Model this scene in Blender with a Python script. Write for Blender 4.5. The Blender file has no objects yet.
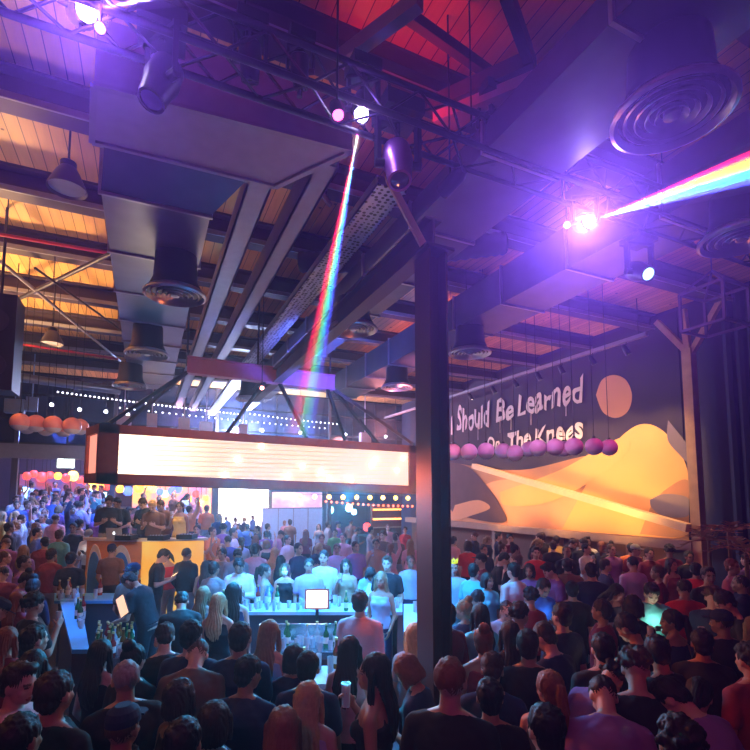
import bpy, bmesh, math, random
from mathutils import Vector, Matrix, noise
R = math.radians
random.seed(7)
C = bpy.context.scene.collection
scene = bpy.context.scene

# ------------------------------------------------------------------ camera
F = 489.0; H = 2.9; YAW = R(25); PIT = R(5.0); HZ = 495.0
SH = HZ - 375 - F*math.tan(PIT)
CY, SY = math.cos(YAW), math.sin(YAW)
cd = bpy.data.cameras.new('camera'); cam = bpy.data.objects.new('camera', cd); C.objects.link(cam)
cam.location = (0, 0, H); cam.rotation_euler = (R(90)+PIT, 0, -YAW)
cd.lens = F/750*36; cd.sensor_width = 36; cd.shift_y = SH/750; cd.clip_end = 200; cd.clip_start = .05
scene.camera = cam

def ray(px, py):                 # room direction whose forward component is 1
    x = (px-375)/F; y = (375+SH-py)/F
    f = math.cos(PIT) - y*math.sin(PIT); z = math.sin(PIT) + y*math.cos(PIT)
    x /= f; z /= f
    return Vector((x*CY+SY, -x*SY+CY, z))
def at(px, py, D): return Vector((0, 0, H)) + ray(px, py)*D
def atz(px, py, z):
    r = ray(px, py); return Vector((0, 0, H)) + r*((z-H)/r.z)
def atu(px, py, u):
    r = ray(px, py); return Vector((0, 0, H)) + r*(u/r.x)
def atv(px, py, v):
    r = ray(px, py); return Vector((0, 0, H)) + r*(v/r.y)
def flat(px, D):                 # room u,v of a column of the view at depth D
    p = at(px, HZ, D); return Vector((p.x, p.y, 0))
def project(p):
    d = Vector(p) - Vector((0, 0, H))
    x = d.x*CY - d.y*SY; f = d.x*SY + d.y*CY
    ff = f*math.cos(PIT) + d.z*math.sin(PIT); up = -f*math.sin(PIT) + d.z*math.cos(PIT)
    return 375 + F*x/ff, 375+SH - F*up/ff, f

# ------------------------------------------------------------------ materials
MATS = {}
def mat(name, col, rough=.6, metal=0, emit=None, es=0, var=.15, scale=8, spec=None, trans=0, bump=0):
    if name in MATS: return MATS[name]
    m = bpy.data.materials.new(name); m.use_nodes = True; MATS[name] = m
    n = m.node_tree.nodes; l = m.node_tree.links; b = n['Principled BSDF']
    b.inputs['Roughness'].default_value = rough; b.inputs['Metallic'].default_value = metal
    if trans: b.inputs['Transmission Weight'].default_value = trans
    tc = n.new('ShaderNodeTexCoord'); nz = n.new('ShaderNodeTexNoise'); nz.inputs['Scale'].default_value = scale
    nz.inputs['Detail'].default_value = 4
    l.new(tc.outputs['Object'], nz.inputs['Vector'])
    mx = n.new('ShaderNodeMixRGB'); mx.inputs[1].default_value = (*[c*(1-var) for c in col], 1)
    mx.inputs[2].default_value = (*[min(1, c*(1+var)) for c in col], 1)
    l.new(nz.outputs['Fac'], mx.inputs[0]); l.new(mx.outputs[0], b.inputs['Base Color'])
    if emit:
        b.inputs['Emission Color'].default_value = (*emit, 1); b.inputs['Emission Strength'].default_value = es
    if bump:
        bp = n.new('ShaderNodeBump'); bp.inputs['Strength'].default_value = bump; bp.inputs['Distance'].default_value = .01
        l.new(nz.outputs['Fac'], bp.inputs['Height']); l.new(bp.outputs[0], b.inputs['Normal'])
    return m

def wood_planks(name, c1, c2, width=.14, axis='X', knots=True):
    m = bpy.data.materials.new(name); m.use_nodes = True; MATS[name] = m
    n = m.node_tree.nodes; l = m.node_tree.links; b = n['Principled BSDF']; b.inputs['Roughness'].default_value = .55
    tc = n.new('ShaderNodeTexCoord'); sp = n.new('ShaderNodeSeparateXYZ'); l.new(tc.outputs['Object'], sp.inputs[0])
    def math_(op, a, v=None):
        k = n.new('ShaderNodeMath'); k.operation = op
        if isinstance(a, (int, float)): k.inputs[0].default_value = a
        else: l.new(a, k.inputs[0])
        if v is not None:
            if isinstance(v, (int, float)): k.inputs[1].default_value = v
            else: l.new(v, k.inputs[1])
        return k.outputs[0]
    s = math_('DIVIDE', sp.outputs[axis], width); idx = math_('FLOOR', s); fr = math_('FRACT', s)
    wn = n.new('ShaderNodeTexWhiteNoise'); wn.noise_dimensions = '1D'; l.new(idx, wn.inputs['W'])
    mp = n.new('ShaderNodeMapping'); mp.inputs['Scale'].default_value = (9, .9, 1) if axis == 'X' else (.9, 9, 1)
    l.new(tc.outputs['Object'], mp.inputs[0])
    nz = n.new('ShaderNodeTexNoise'); nz.inputs['Scale'].default_value = 2.2; nz.inputs['Detail'].default_value = 6
    l.new(mp.outputs[0], nz.inputs['Vector'])
    f = math_('ADD', math_('MULTIPLY', wn.outputs['Value'], .45), math_('MULTIPLY', nz.outputs['Fac'], .6))
    mx = n.new('ShaderNodeMixRGB'); mx.inputs[1].default_value = (*c1, 1); mx.inputs[2].default_value = (*c2, 1); l.new(f, mx.inputs[0])
    out = mx.outputs[0]
    if knots:
        vo = n.new('ShaderNodeTexVoronoi'); vo.inputs['Scale'].default_value = 2.6
        l.new(tc.outputs['Object'], vo.inputs['Vector'])
        k = math_('LESS_THAN', vo.outputs['Distance'], .075)
        m2 = n.new('ShaderNodeMixRGB'); m2.inputs[2].default_value = (c1[0]*.3, c1[1]*.25, c1[2]*.2, 1); l.new(k, m2.inputs[0]); l.new(out, m2.inputs[1]); out = m2.outputs[0]
    g = math_('LESS_THAN', fr, .06)
    m3 = n.new('ShaderNodeMixRGB'); m3.inputs[2].default_value = (c1[0]*.25, c1[1]*.25, c1[2]*.25, 1); l.new(g, m3.inputs[0]); l.new(out, m3.inputs[1])
    l.new(m3.outputs[0], b.inputs['Base Color'])
    return m

def emis(name, col, s):
    if name in MATS: return MATS[name]
    m = bpy.data.materials.new(name); m.use_nodes = True; MATS[name] = m
    b = m.node_tree.nodes['Principled BSDF']; b.inputs['Base Color'].default_value = (*[c*.5 for c in col], 1)
    b.inputs['Emission Color'].default_value = (*col, 1); b.inputs['Emission Strength'].default_value = s
    return m

STEEL = mat('dark_steel', (.05, .045, .055), .45, .6)
BLACKM = mat('black_metal', (.018, .018, .022), .4, .4)
GALV = mat('galvanised_steel', (.28, .29, .32), .32, .85, var=.25, scale=3)
DUCTD = mat('dark_duct_metal', (.12, .12, .14), .35, .7, var=.3, scale=3)
PALE = mat('pale_painted_board', (.33, .3, .36), .6)
CHAN = mat('pale_steel_channel', (.3, .28, .33), .5, .2)
BEAMM = mat('purlin_brown', (.055, .035, .04), .55)
FLANGE = mat('beam_flange_edge', (.3, .3, .34), .5)
REDP = mat('red_pipe_paint', (.5, .03, .03), .4)
TIMBER = mat('frame_timber', (.5, .3, .16), .6, var=.3, scale=5)
CORTEN = mat('sign_rust_frame', (.32, .09, .035), .55, .1, var=.3)
CHROME = mat('lamp_aluminium', (.45, .45, .5), .3, .8)

# ------------------------------------------------------------------ mesh helpers
WORK = bpy.data.scenes.new('workbench')
def evaluate(o):
    WORK.collection.objects.link(o); vl = WORK.view_layers[0]; vl.update(); dg = vl.depsgraph
    me = bpy.data.meshes.new_from_object(o.evaluated_get(dg)); WORK.collection.objects.unlink(o); bpy.data.objects.remove(o); return me
def link(name, me, m, parent=None):
    o = bpy.data.objects.new(name, me); C.objects.link(o)
    if m is not None and not me.materials: me.materials.append(m)
    if parent is not None: o.parent = parent
    return o
def obj(name, bm, m, parent=None, smooth=False, loc=None):
    bmesh.ops.recalc_face_normals(bm, faces=bm.faces)
    me = bpy.data.meshes.new(name); bm.to_mesh(me); bm.free()
    if smooth:
        for p in me.polygons: p.use_smooth = True
        try: me.set_sharp_from_angle(angle=R(38))
        except Exception: pass
    o = link(name, me, m, parent)
    if loc is not None: o.location = loc
    return o
def tag(o, label=None, cat=None, group=None, kind=None):
    if label: o['label'] = label
    if cat: o['category'] = cat
    if group: o['group'] = group
    if kind: o['kind'] = kind
    return o
def empty(name, loc, label, cat, group=None, rz=0):
    o = bpy.data.objects.new(name, None); C.objects.link(o); o.location = loc; o.rotation_euler = (0, 0, rz)
    o.empty_display_size = .1
    return tag(o, label, cat, group)
def copy_tree(o):
    r = o.copy(); C.objects.link(r)
    for ch in list(o.children):
        c = copy_tree(ch); c.parent = r
    return r

def box(bm, lo, hi, M=None):
    vs = [bm.verts.new((x, y, z)) for x in (lo[0], hi[0]) for y in (lo[1], hi[1]) for z in (lo[2], hi[2])]
    for f in ((0, 1, 3, 2), (4, 6, 7, 5), (0, 4, 5, 1), (2, 3, 7, 6), (0, 2, 6, 4), (1, 5, 7, 3)):
        bm.faces.new([vs[i] for i in f])
    if M is not None:
        for v in vs: v.co = M @ v.co
def bar(bm, p0, p1, w, h=None, roll=0):
    """square bar from p0 to p1"""
    h = h or w; p0 = Vector(p0); p1 = Vector(p1); d = p1-p0; L = d.length
    q = d.to_track_quat('X', 'Z').to_matrix().to_4x4()
    box(bm, (0, -w/2, -h/2), (L, w/2, h/2), Matrix.Translation(p0) @ q @ Matrix.Rotation(roll, 4, 'X'))
def tube(bm, p0, p1, r0, r1=None, seg=12, caps=True):
    r1 = r0 if r1 is None else r1; p0 = Vector(p0); p1 = Vector(p1)
    q = (p1-p0).to_track_quat('Z', 'Y')
    A = []; B = []
    for i in range(seg):
        a = 2*math.pi*i/seg; c = Vector((math.cos(a), math.sin(a), 0))
        A.append(bm.verts.new(p0 + q @ (c*r0))); B.append(bm.verts.new(p1 + q @ (c*r1)))
    for i in range(seg):
        j = (i+1) % seg; bm.faces.new((A[i], A[j], B[j], B[i]))
    if caps: bm.faces.new(A[::-1]); bm.faces.new(B)
_UNIT = {}
def ball(bm, c, r, M=None, seg=12, rings=8):
    if isinstance(r, (int, float)): r = (r, r, r)
    k = (seg, rings)
    if k not in _UNIT: _UNIT[k] = [[(math.sin(math.pi*j/rings)*math.cos(2*math.pi*i/seg), math.sin(math.pi*j/rings)*math.sin(2*math.pi*i/seg), -math.cos(math.pi*j/rings)) for i in range(seg)] for j in range(1, rings)]
    f = (lambda x, y, z: M @ Vector((c[0]+x*r[0], c[1]+y*r[1], c[2]+z*r[2]))) if M is not None else (lambda x, y, z: (c[0]+x*r[0], c[1]+y*r[1], c[2]+z*r[2]))
    nv = bm.verts.new; nf = bm.faces.new; lo = nv(f(0, 0, -1)); prev = None
    for ring in _UNIT[k]:
        cur = [nv(f(*p)) for p in ring]
        for i in range(seg):
            j = (i+1) % seg
            if prev: nf((prev[i], prev[j], cur[j], cur[i]))
            else: nf((lo, cur[j], cur[i]))
        prev = cur
    hi = nv(f(0, 0, 1))
    for i in range(seg): nf((prev[i], prev[(i+1) % seg], hi))
def cap(bm, p0, r0, p1, r1, seg=12):
    tube(bm, p0, p1, r0, r1, seg); ball(bm, p0, r0, seg=seg); ball(bm, p1, r1, seg=seg)
def loft(bm, rings, seg=20, M=None):
    prev = None; first = None
    for (cx, cy, cz, rx, ry) in rings:
        cur = []
        for i in range(seg):
            a = 2*math.pi*i/seg; p = Vector((cx+rx*math.cos(a), cy+ry*math.sin(a), cz))
            cur.append(bm.verts.new(M @ p if M is not None else p))
        if prev:
            for i in range(seg):
                j = (i+1) % seg; bm.faces.new((prev[i], prev[j], cur[j], cur[i]))
        else: first = cur
        prev = cur
    bm.faces.new(first[::-1]); bm.faces.new(prev)
def lathe(bm, prof, seg=20, M=None, closed=False):
    """prof: list of (r,z)"""
    rings = []
    for r, z in prof:
        rings.append([bm.verts.new((M @ Vector((r*math.cos(2*math.pi*i/seg), r*math.sin(2*math.pi*i/seg), z))) if M is not None else (r*math.cos(2*math.pi*i/seg), r*math.sin(2*math.pi*i/seg), z)) for i in range(seg)])
    pairs = list(zip(rings[:-1], rings[1:]))
    if closed: pairs.append((rings[-1], rings[0]))
    for a, b in pairs:
        for i in range(seg):
            j = (i+1) % seg; bm.faces.new((a[i], a[j], b[j], b[i]))
    if not closed:
        bm.faces.new(rings[0][::-1]); bm.faces.new(rings[-1])
def prism(bm, pts, ax):
    """closed polygon pts extruded by vector ax"""
    ax = Vector(ax); A = [bm.verts.new(Vector(p)) for p in pts]; B = [bm.verts.new(Vector(p)+ax) for p in pts]
    bm.faces.new(A[::-1]); bm.faces.new(B)
    for i in range(len(A)):
        j = (i+1) % len(A); bm.faces.new((A[i], A[j], B[j], B[i]))
def polytube(bm, pts, r, seg=10):
    for a, b in zip(pts[:-1], pts[1:]): tube(bm, a, b, r, seg=seg)
    for p in pts[1:-1]: ball(bm, p, r, seg=seg, rings=6)
nb = bmesh.new
def struct(name, bm, m, **k):
    o = obj(name, bm, m, **k); o['kind'] = 'structure'; return o
#==BUILD==
def lamp(kind, loc, col, e, aim=None, size=.2, angle=60, blend=.4, name='lamp_light', sx=None):
    d = bpy.data.lights.new(name, kind); d.color = col; d.energy = e
    if kind == 'SPOT': d.spot_size = R(angle); d.spot_blend = blend; d.shadow_soft_size = size
    elif kind == 'AREA':
        d.size = size
        if sx: d.shape = 'RECTANGLE'; d.size = sx[0]; d.size_y = sx[1]
    else: d.shadow_soft_size = size
    o = bpy.data.objects.new(name, d); C.objects.link(o); o.location = loc
    if aim is not None: o.rotation_euler = Vector(aim).to_track_quat('-Z', 'Y').to_euler()
    return o
# ------------------------------------------------------------------ the setting
RX = 10.87          # plane of the painted wall
def bx(lo, hi):
    b = nb(); box(b, lo, hi); return b
def floor_z(u, v):
    if u < 2.3 and v > 11.5: return min(2.2, (v-11.5)*.135)
    return 0.0
PLY = mat('concrete_floor', (.06, .05, .055), .5, scale=3)
struct('floor', bx((-12, -4, -.15), (14, 40, 0)), PLY)
b = nb()
prism(b, [(-12, 11.5, 0.001), (-12, 27.8, 2.2), (-12, 34, 2.2), (-12, 34, .001)], (14.3, 0, 0))
struct('trim_1', b, mat('terrace_deck', (.09, .07, .06), .6))
struct('ceiling', bx((-12, -4, 7.2), (11.2, 20.4, 7.35)), wood_planks('pine_boards', (.5, .24, .06), (.85, .5, .15), .15, 'X'))
DW = mat('dark_blue_wall', (.03, .03, .06), .8)
struct('wall_left', bx((-12.2, -4, 0), (-12, 34, 8)), DW)
struct('wall_rear', bx((-12, -4.2, 0), (11.2, -4, 7.3)), DW)
struct('wall_right', bx((RX, -4, 0), (RX+.3, 20.4, 7.2)), mat('painted_wall_navy', (.035, .035, .075), .75))
struct('wall_far', bx((-12, 34, 0), (16, 34.2, 9)), mat('far_yard_wall', (.12, .08, .14), .8))
struct('wall_yard', bx((15.8, 20, 0), (16, 34, 9)), MATS['far_yard_wall'])
# facade between hall and yard
FV = 20.2
b = nb(); box(b, (-12, FV, 4.15), (RX, FV+.25, 4.65)); struct('trim_2', b, mat('facade_beam', (.22, .2, .2), .5))
k = 3
for px in (-14, 14, 113, 216, 330, 418):
    p = atv(px, 470, FV)
    b = nb(); box(b, (p.x-.09, FV+.02, 0), (p.x+.09, FV+.22, 4.15)); box(b, (p.x-.06, FV+.04, 4.65), (p.x+.06, FV+.2, 7.2))
    struct('trim_%d' % k, b, mat('facade_post', (.06, .05, .06), .5)); k += 1
GLZ = mat('dark_upper_glass', (.03, .04, .1), .08, .0, trans=.35, var=.3)
us = [-11.9] + [atv(px, 470, FV).x for px in (-14, 14, 113, 216, 330, 418)] + [RX]
for i, (a, c) in enumerate(zip(us[:-1], us[1:])):
    if c-a < .4: continue
    o = struct('window_%d' % (i+1), bx((a+.07, FV+.1, 4.65), (c-.07, FV+.12, 7.2)), GLZ)
    b = nb()
    for z in (4.68, 5.5, 6.4, 7.15): box(b, (a+.07, FV+.07, z-.03), (c-.07, FV+.15, z+.03))
    nw = max(1, int((c-a)/1.1))
    for j in range(1, nw): box(b, (a+(c-a)*j/nw-.02, FV+.07, 4.65), (a+(c-a)*j/nw+.02, FV+.15, 7.2))
    obj('window_frame', b, BLACKM, o)

# purlins (I-sections along u)
for i, v in enumerate((-2.6, -.2, 2.1, 4.0, 5.8, 7.6, 9.4, 11.4, 13.4, 15.4, 17.6)):
    b = nb(); box(b, (-12, v-.025, 6.9), (RX-.01, v+.025, 7.18)); box(b, (-12, v-.13, 6.85), (RX-.01, v+.13, 6.9)); box(b, (-12, v-.16, 7.16), (RX-.01, v+.16, 7.2))
    o = obj('ceiling_beam', b, BEAMM); tag(o, None, 'beam', 'dark steel beams carrying the board ceiling')
    o['label'] = 'dark steel cross beam under the wooden board ceiling, ' + ['behind the viewpoint', 'right above the viewpoint', 'just before the lighting truss', 'just beyond the lighting truss', 'above the bell lamp', 'second beyond the wide duct hood', 'above the nearer round duct vent row', 'above the hanging sign', 'beyond the hanging sign', 'above the small far bell lamp', 'nearest the glazed front'][i]
    b = nb(); box(b, (-12, v-.145, 6.835), (RX-.01, v-.12, 6.91)); obj('flange_edge', b, FLANGE, o)

# long pale channels and the cable tray along v
def long_beam(u, z, w, h, v0, v1, m, name, label, cat, tilt=0):
    b = nb(); box(b, (u-w/2, v0, z), (u+w/2, v1, z+.025)); box(b, (u-w/2, v0, z), (u-w/2+.025, v1, z+h)); box(b, (u+w/2-.025, v0, z), (u+w/2, v1, z+h))
    return tag(obj(name, b, m), label, cat)
long_beam(.98, 6.2, .26, .22, 4.7, 19.9, CHAN, 'steel_channel', 'pale steel channel under the ceiling, left one of the long pair', 'beam')
long_beam(1.5, 6.12, .22, .3, 4.3, 19.9, CHAN, 'steel_channel', 'pale steel channel under the ceiling, right one of the long pair', 'beam')
def perforated(name, loc):
    m = bpy.data.materials.new(name); m.use_nodes = True; n = m.node_tree.nodes; l = m.node_tree.links
    b = n['Principled BSDF']; b.inputs['Metallic'].default_value = .6; b.inputs['Roughness'].default_value = .4
    tc = n.new('ShaderNodeTexCoord'); vo = n.new('ShaderNodeTexVoronoi'); vo.inputs['Scale'].default_value = 16; vo.inputs['Randomness'].default_value = .35
    l.new(tc.outputs['Object'], vo.inputs[0]); cr = n.new('ShaderNodeValToRGB'); cr.color_ramp.interpolation = 'CONSTANT'
    cr.color_ramp.elements[0].color = (.05, .05, .06, 1); cr.color_ramp.elements[1].position = .34; cr.color_ramp.elements[1].color = (.6, .6, .66, 1)
    l.new(vo.outputs['Distance'], cr.inputs[0]); l.new(cr.outputs[0], b.inputs['Base Color']); return m
PERF = perforated('perforated_tray', 0)
for (u, z, v0, v1, lab) in ((2.15, 6.0, 4.2, 19.9, 'perforated metal cable tray running beside the pale channels'), (3.55, 6.3, 2.2, 19.9, 'perforated cable tray nearer the painted wall')):
    b = nb(); box(b, (u-.17, v0, z), (u+.17, v1, z+.015)); box(b, (u-.17, v0, z), (u-.155, v1, z+.1)); box(b, (u+.155, v0, z), (u+.17, v1, z+.1))
    o = tag(obj('cable_tray', b, PERF), lab, 'cable tray')
    b = nb()
    for q, c in enumerate(((-.08, .012), (0, .02), (.07, .015))): tube(b, (u+c[0], v0+.05, z+.045), (u+c[0], v1-.05, z+.045), c[1], seg=8)
    obj('cable', b, BLACKM, o)

# ------------------------------------------------------------------ ducts
def duct(u0, u1, v0, v1, z0, z1, m, label, flange_every=1.25):
    b = nb(); box(b, (u0, v0, z0), (u1, v1, z1)); o = tag(obj('air_duct', b, m), label, 'air duct', None)
    v = v0
    while v < v1+.01:
        b = nb(); box(b, (u0-.025, v-.015, z0-.025), (u1+.025, v+.015, z1+.025)); v += flange_every; obj('duct_flange', b, CHROME, o)
    return o
ductA = duct(-.5, .5, 5.15, 14.6, 5.8, 6.3, GALV, 'silver rectangular air duct on the left carrying the row of round vents')
ductB = duct(2.45, 3.25, .6, 15, 5.75, 6.0, DUCTD, 'dark rectangular air duct in the middle of the ceiling')
ductC = duct(4.7, 5.5, .6, 13.5, 5.75, 6.3, DUCTD, 'dark rectangular air duct nearest the painted wall')
# hood: wide plenum and its tapering throat
pts = [atz(94, 84, 6.0), atz(352, 150, 6.0), atz(275, 186, 6.0), atz(92, 141, 6.0)]
b = nb(); prism(b, pts, (0, 0, .55)); o = tag(obj('duct_plenum', b, PALE), 'large pale flat panelled duct box above the dark throat', 'air duct')
b = nb(); 
for a, c in zip(pts, pts[1:]+pts[:1]): bar(b, a-Vector((0, 0, .01)), c-Vector((0, 0, .01)), .05, .03)
obj('edge_angle', b, CHAN, o)
b = nb()
q0 = [atz(104, 146, 5.98), atz(246, 181, 5.98)]; q1 = [Vector((-.5, 5.15, 5.8)), Vector((.5, 5.15, 5.8))]
lower = [q0[0], q0[1], q1[1], q1[0]]; up = [p+Vector((0, 0, .5)) for p in lower]
A = [b.verts.new(p) for p in lower]; B = [b.verts.new(p) for p in up]
b.faces.new(A[::-1]); b.faces.new(B)
for i in range(4): b.faces.new((A[i], A[(i+1) % 4], B[(i+1) % 4], B[i]))
tag(obj('duct_throat', b, DUCTD), 'dark tapering metal duct section between pale box and silver duct', 'air duct')
# flexible dark duct
def smooth_path(pts, n=8):
    out = []
    for i in range(len(pts)-1):
        p0 = pts[max(i-1, 0)]; p1 = pts[i]; p2 = pts[i+1]; p3 = pts[min(i+2, len(pts)-1)]
        for j in range(n):
            t = j/n; out.append(.5*((2*p1)+(p2-p0)*t+(2*p0-5*p1+4*p2-p3)*t*t+(3*p1-p0-3*p2+p3)*t**3))
    out.append(pts[-1]); return out
def flex(pix, r, label, z=None):
    path = smooth_path([atz(x, y, zz) for x, y, zz in pix], 12)
    b = nb(); prev = None
    for i, p in enumerate(path):
        d = (path[min(i+1, len(path)-1)]-path[max(i-1, 0)]).normalized(); q = d.to_track_quat('Z', 'Y'); rr = r*(1.0 if i % 2 else .9)
        cur = [b.verts.new(p+q @ Vector((rr*math.cos(a*math.pi/8), rr*math.sin(a*math.pi/8), 0))) for a in range(16)]
        if prev:
            for a in range(16): b.faces.new((prev[a], prev[(a+1) % 16], cur[(a+1) % 16], cur[a]))
        else: b.faces.new(cur[::-1])
        prev = cur
    b.faces.new(prev)
    return tag(obj('flexible_duct', b, mat('flex_duct_foil', (.05, .05, .07), .45, .4), smooth=True), label, 'air duct')
flex([(622, 262, 6.35), (590, 275, 6.35), (556, 291, 6.35), (515, 300, 6.35), (478, 312, 6.35), (440, 335, 6.35)], .2, 'dark flexible duct curving across the ceiling beside the black column')
flex([(300, 262, 6.45), (355, 262, 6.4), (400, 258, 6.3), (450, 250, 6.3), (505, 243, 6.4)], .16, 'dark flexible duct sagging behind the top of the column')

# round diffusers with necks
def diffuser(p, d, neck_top, label, grp, warm=False):
    o = empty('ceiling_vent', (p.x, p.y, p.z), label, 'vent', grp)
    b = nb(); r = d/2
    lathe(b, [(r*.9, .06), (r, .02), (r, 0), (r*.93, -.012), (r*.86, .03)], 36, closed=True); obj('rim', b, CHROME, o, smooth=True)
    b = nb()
    for k2, (ra, z) in enumerate(((.78, .012), (.6, .004), (.43, -.002), (.27, -.006))):
        lathe(b, [(r*ra, z), (r*ra*.96, z-.006), (r*(ra-.1), z+.045), (r*(ra-.06), z+.05)], 32, closed=True)
    obj('cone_ring', b, CHROME, o, smooth=True)
    b = nb(); lathe(b, [(.01, .05), (r*.12, .04), (r*.14, -.005), (.01, -.02)], 20); obj('centre_cap', b, CHROME, o, smooth=True)
    b = nb(); lathe(b, [(r*.86, .03), (r*.86, .07), (r*.7, .2), (r*.66, neck_top-p.z)], 28); obj('neck', b, BLACKM, o, smooth=True)
    return o
for (x, y, nt, lab) in ((175, 296, 5.8, 'nearest large round vent under the silver duct'), (147, 355, 5.8, 'middle round vent under the silver duct'), (130, 387, 5.8, 'farthest round vent under the silver duct'),
        (353, 330, 5.75, 'round vent seen right of the rainbow light beam'), (250, 400, 5.75, 'small round vent just above the hanging sign rig'), (470, 354, 5.75, 'round vent above the painted lettering, right of the column'),
        (397, 388, 5.75, 'dim round vent left of the column'), (672, 116, 5.75, 'biggest round vent at the upper right'), (742, 240, 5.75, 'round vent cut by the right edge')):
    diffuser(atz(x, y, 5.3), .72, nt+.01, lab, None)

# bracing rods, pipes
def rod(name, p0, p1, r, m, label, cat, **k):
    b = nb(); tube(b, p0, p1, r, seg=10); o = tag(obj(name, b, m, smooth=True), label, cat)
    for t in (.15, .85):
        q = Vector(p0).lerp(Vector(p1), t); b = nb(); tube(b, q, (q.x, q.y, 7.2), .008, seg=6); obj('hanger', b, BLACKM, o)
    return o
rod('brace_rod', atz(0, 308, 6.5), atz(147, 236, 6.5), .035, STEEL, 'steel bracing rod rising to the right, crossing under the boards', 'brace')
rod('brace_rod', atz(0, 261, 6.5), atz(120, 361, 6.5), .03, CHAN, 'pale bracing rod falling to the right under the boards', 'brace')
rod('brace_rod', atz(35, 268, 6.42), atz(128, 335, 6.42), .02, STEEL, 'thin dark bracing rod beside the silver duct', 'brace')
rod('brace_rod', atz(243, 190, 6.5), atz(310, 160, 6.5), .03, CHAN, 'pale brace left of the rainbow beam, upper', 'brace')
rod('brace_rod', atz(305, 168, 6.5), atz(330, 205, 6.5), .03, CHAN, 'short pale brace left of the rainbow beam, lower', 'brace')
rod('sprinkler_pipe', atz(-20, 338, 6.4), atz(118, 359, 6.4), .03, REDP, 'thin red sprinkler pipe under the boards, far one', 'pipe')
rod('sprinkler_pipe', atz(-20, 231, 6.6), atz(138, 258, 6.6), .025, REDP, 'thin red sprinkler pipe under the boards, near one', 'pipe')
p0, p1 = atz(-20, 372, 6.1), atz(120, 391, 6.1)
rod('vent_pipe', p0, p1, .12, GALV, 'thick grey pipe across the ceiling at the left, above the globes', 'pipe')

# bell pendant lamps
def bell(px, py, D, size, label):
    p = at(px, py, D); o = empty('pendant_lamp', p, label, 'lamp')
    b = nb(); s = size/2
    lathe(b, [(s, -.0), (s*.97, .03), (s*.62, s*.95), (s*.42, s*1.3), (s*.38, s*1.28), (s*.58, s*.9), (s*.93, .02)], 28, closed=True); obj('lamp_shade', b, mat('lamp_grey', (.1, .09, .1), .5, .3), o, smooth=True)
    b = nb(); lathe(b, [(s*.92, .03), (s*.9, .045)], 28); obj('diffuser_glass', b, mat('lamp_frost', (.35, .33, .4), .4), o)
    b = nb(); lathe(b, [(s*.42, s*1.25), (s*.42, s*1.6), (s*.2, s*1.75)], 16); obj('lamp_cap', b, BLACKM, o, smooth=True)
    b = nb(); tube(b, (0, 0, s*1.7), (0, 0, 7.2-p.z), .012, seg=6); obj('cord', b, BLACKM, o)
bell(67, 190, 5.2, .4, 'grey bell pendant lamp under the boards, upper left')
bell(52, 344, 9.4, .4, 'small far bell pendant lamp above the hanging globes')

# ------------------------------------------------------------------ column
cp = flat(433, 4.45)
o = empty('steel_column', (cp.x, cp.y, 0), 'tall dark steel column standing in the crowd, right of the sign', 'column')
b = nb()
for s in (-1, 1): box(b, (s*.088-.01, -.135, 0), (s*.088+.01, .135, 5.15))
box(b, (-.088, -.008, 0), (.088, .008, 5.15)); obj('shaft', b, mat('column_paint', (.075, .028, .022), .42, .3, var=.1), o)
b = nb(); box(b, (-.17, -.2, 0), (.17, .2, .025)); obj('base_plate', b, STEEL, o)
b = nb(); box(b, (-.15, -.18, 5.15), (.15, .18, 5.18)); obj('cap_plate', b, STEEL, o)
b = nb(); tp = Vector((cp.x, cp.y, 5.2)); q = atz(388, 178, 5.95); q.x += .0
bar(b, Vector((-.05, 0, 5.2)), q-Vector((cp.x, cp.y, 0)), .09, .06); obj('diagonal_brace', b, TIMBER, o)
q = atz(462, 178, 5.95)
# girder over the column along v
b = nb(); box(b, (cp.x-.09, 3.75, 5.2), (cp.x+.09, 12, 5.225)); box(b, (cp.x-.012, 3.75, 5.225), (cp.x+.012, 12, 5.48)); box(b, (cp.x-.09, 3.75, 5.48), (cp.x+.09, 12, 5.5))
tag(obj('steel_girder', b, BEAMM), 'dark steel girder resting on the column head', 'beam')
# dark beams around the red-lit ceiling bay
def beam_px(a, c, z, w, h, m, label, name='ceiling_joist'):
    b = nb(); p, q = atz(a[0], a[1], z), atz(c[0], c[1], z); bar(b, p, q, w, h); return tag(obj(name, b, m), label, 'beam')
beam_px((340, 60), (420, 0), 6.5, .09, .12, CHAN, 'pale joist at the top middle beside the red-lit boards')
beam_px((437, 124), (580, 66), 6.35, .2, .1, PALE, 'pale flat board right of the red-lit ceiling bay')
beam_px((430, 108), (535, 60), 6.5, .12, .14, BEAMM, 'brown joist along the red-lit ceiling bay')
beam_px((528, 55), (505, -10), 6.5, .08, .14, BEAMM, 'dark joist closing the red-lit ceiling bay on the right')
beam_px((400, 10), (520, 95), 6.7, .07, .1, BEAMM, 'dark joist across the red-lit boards')
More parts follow.
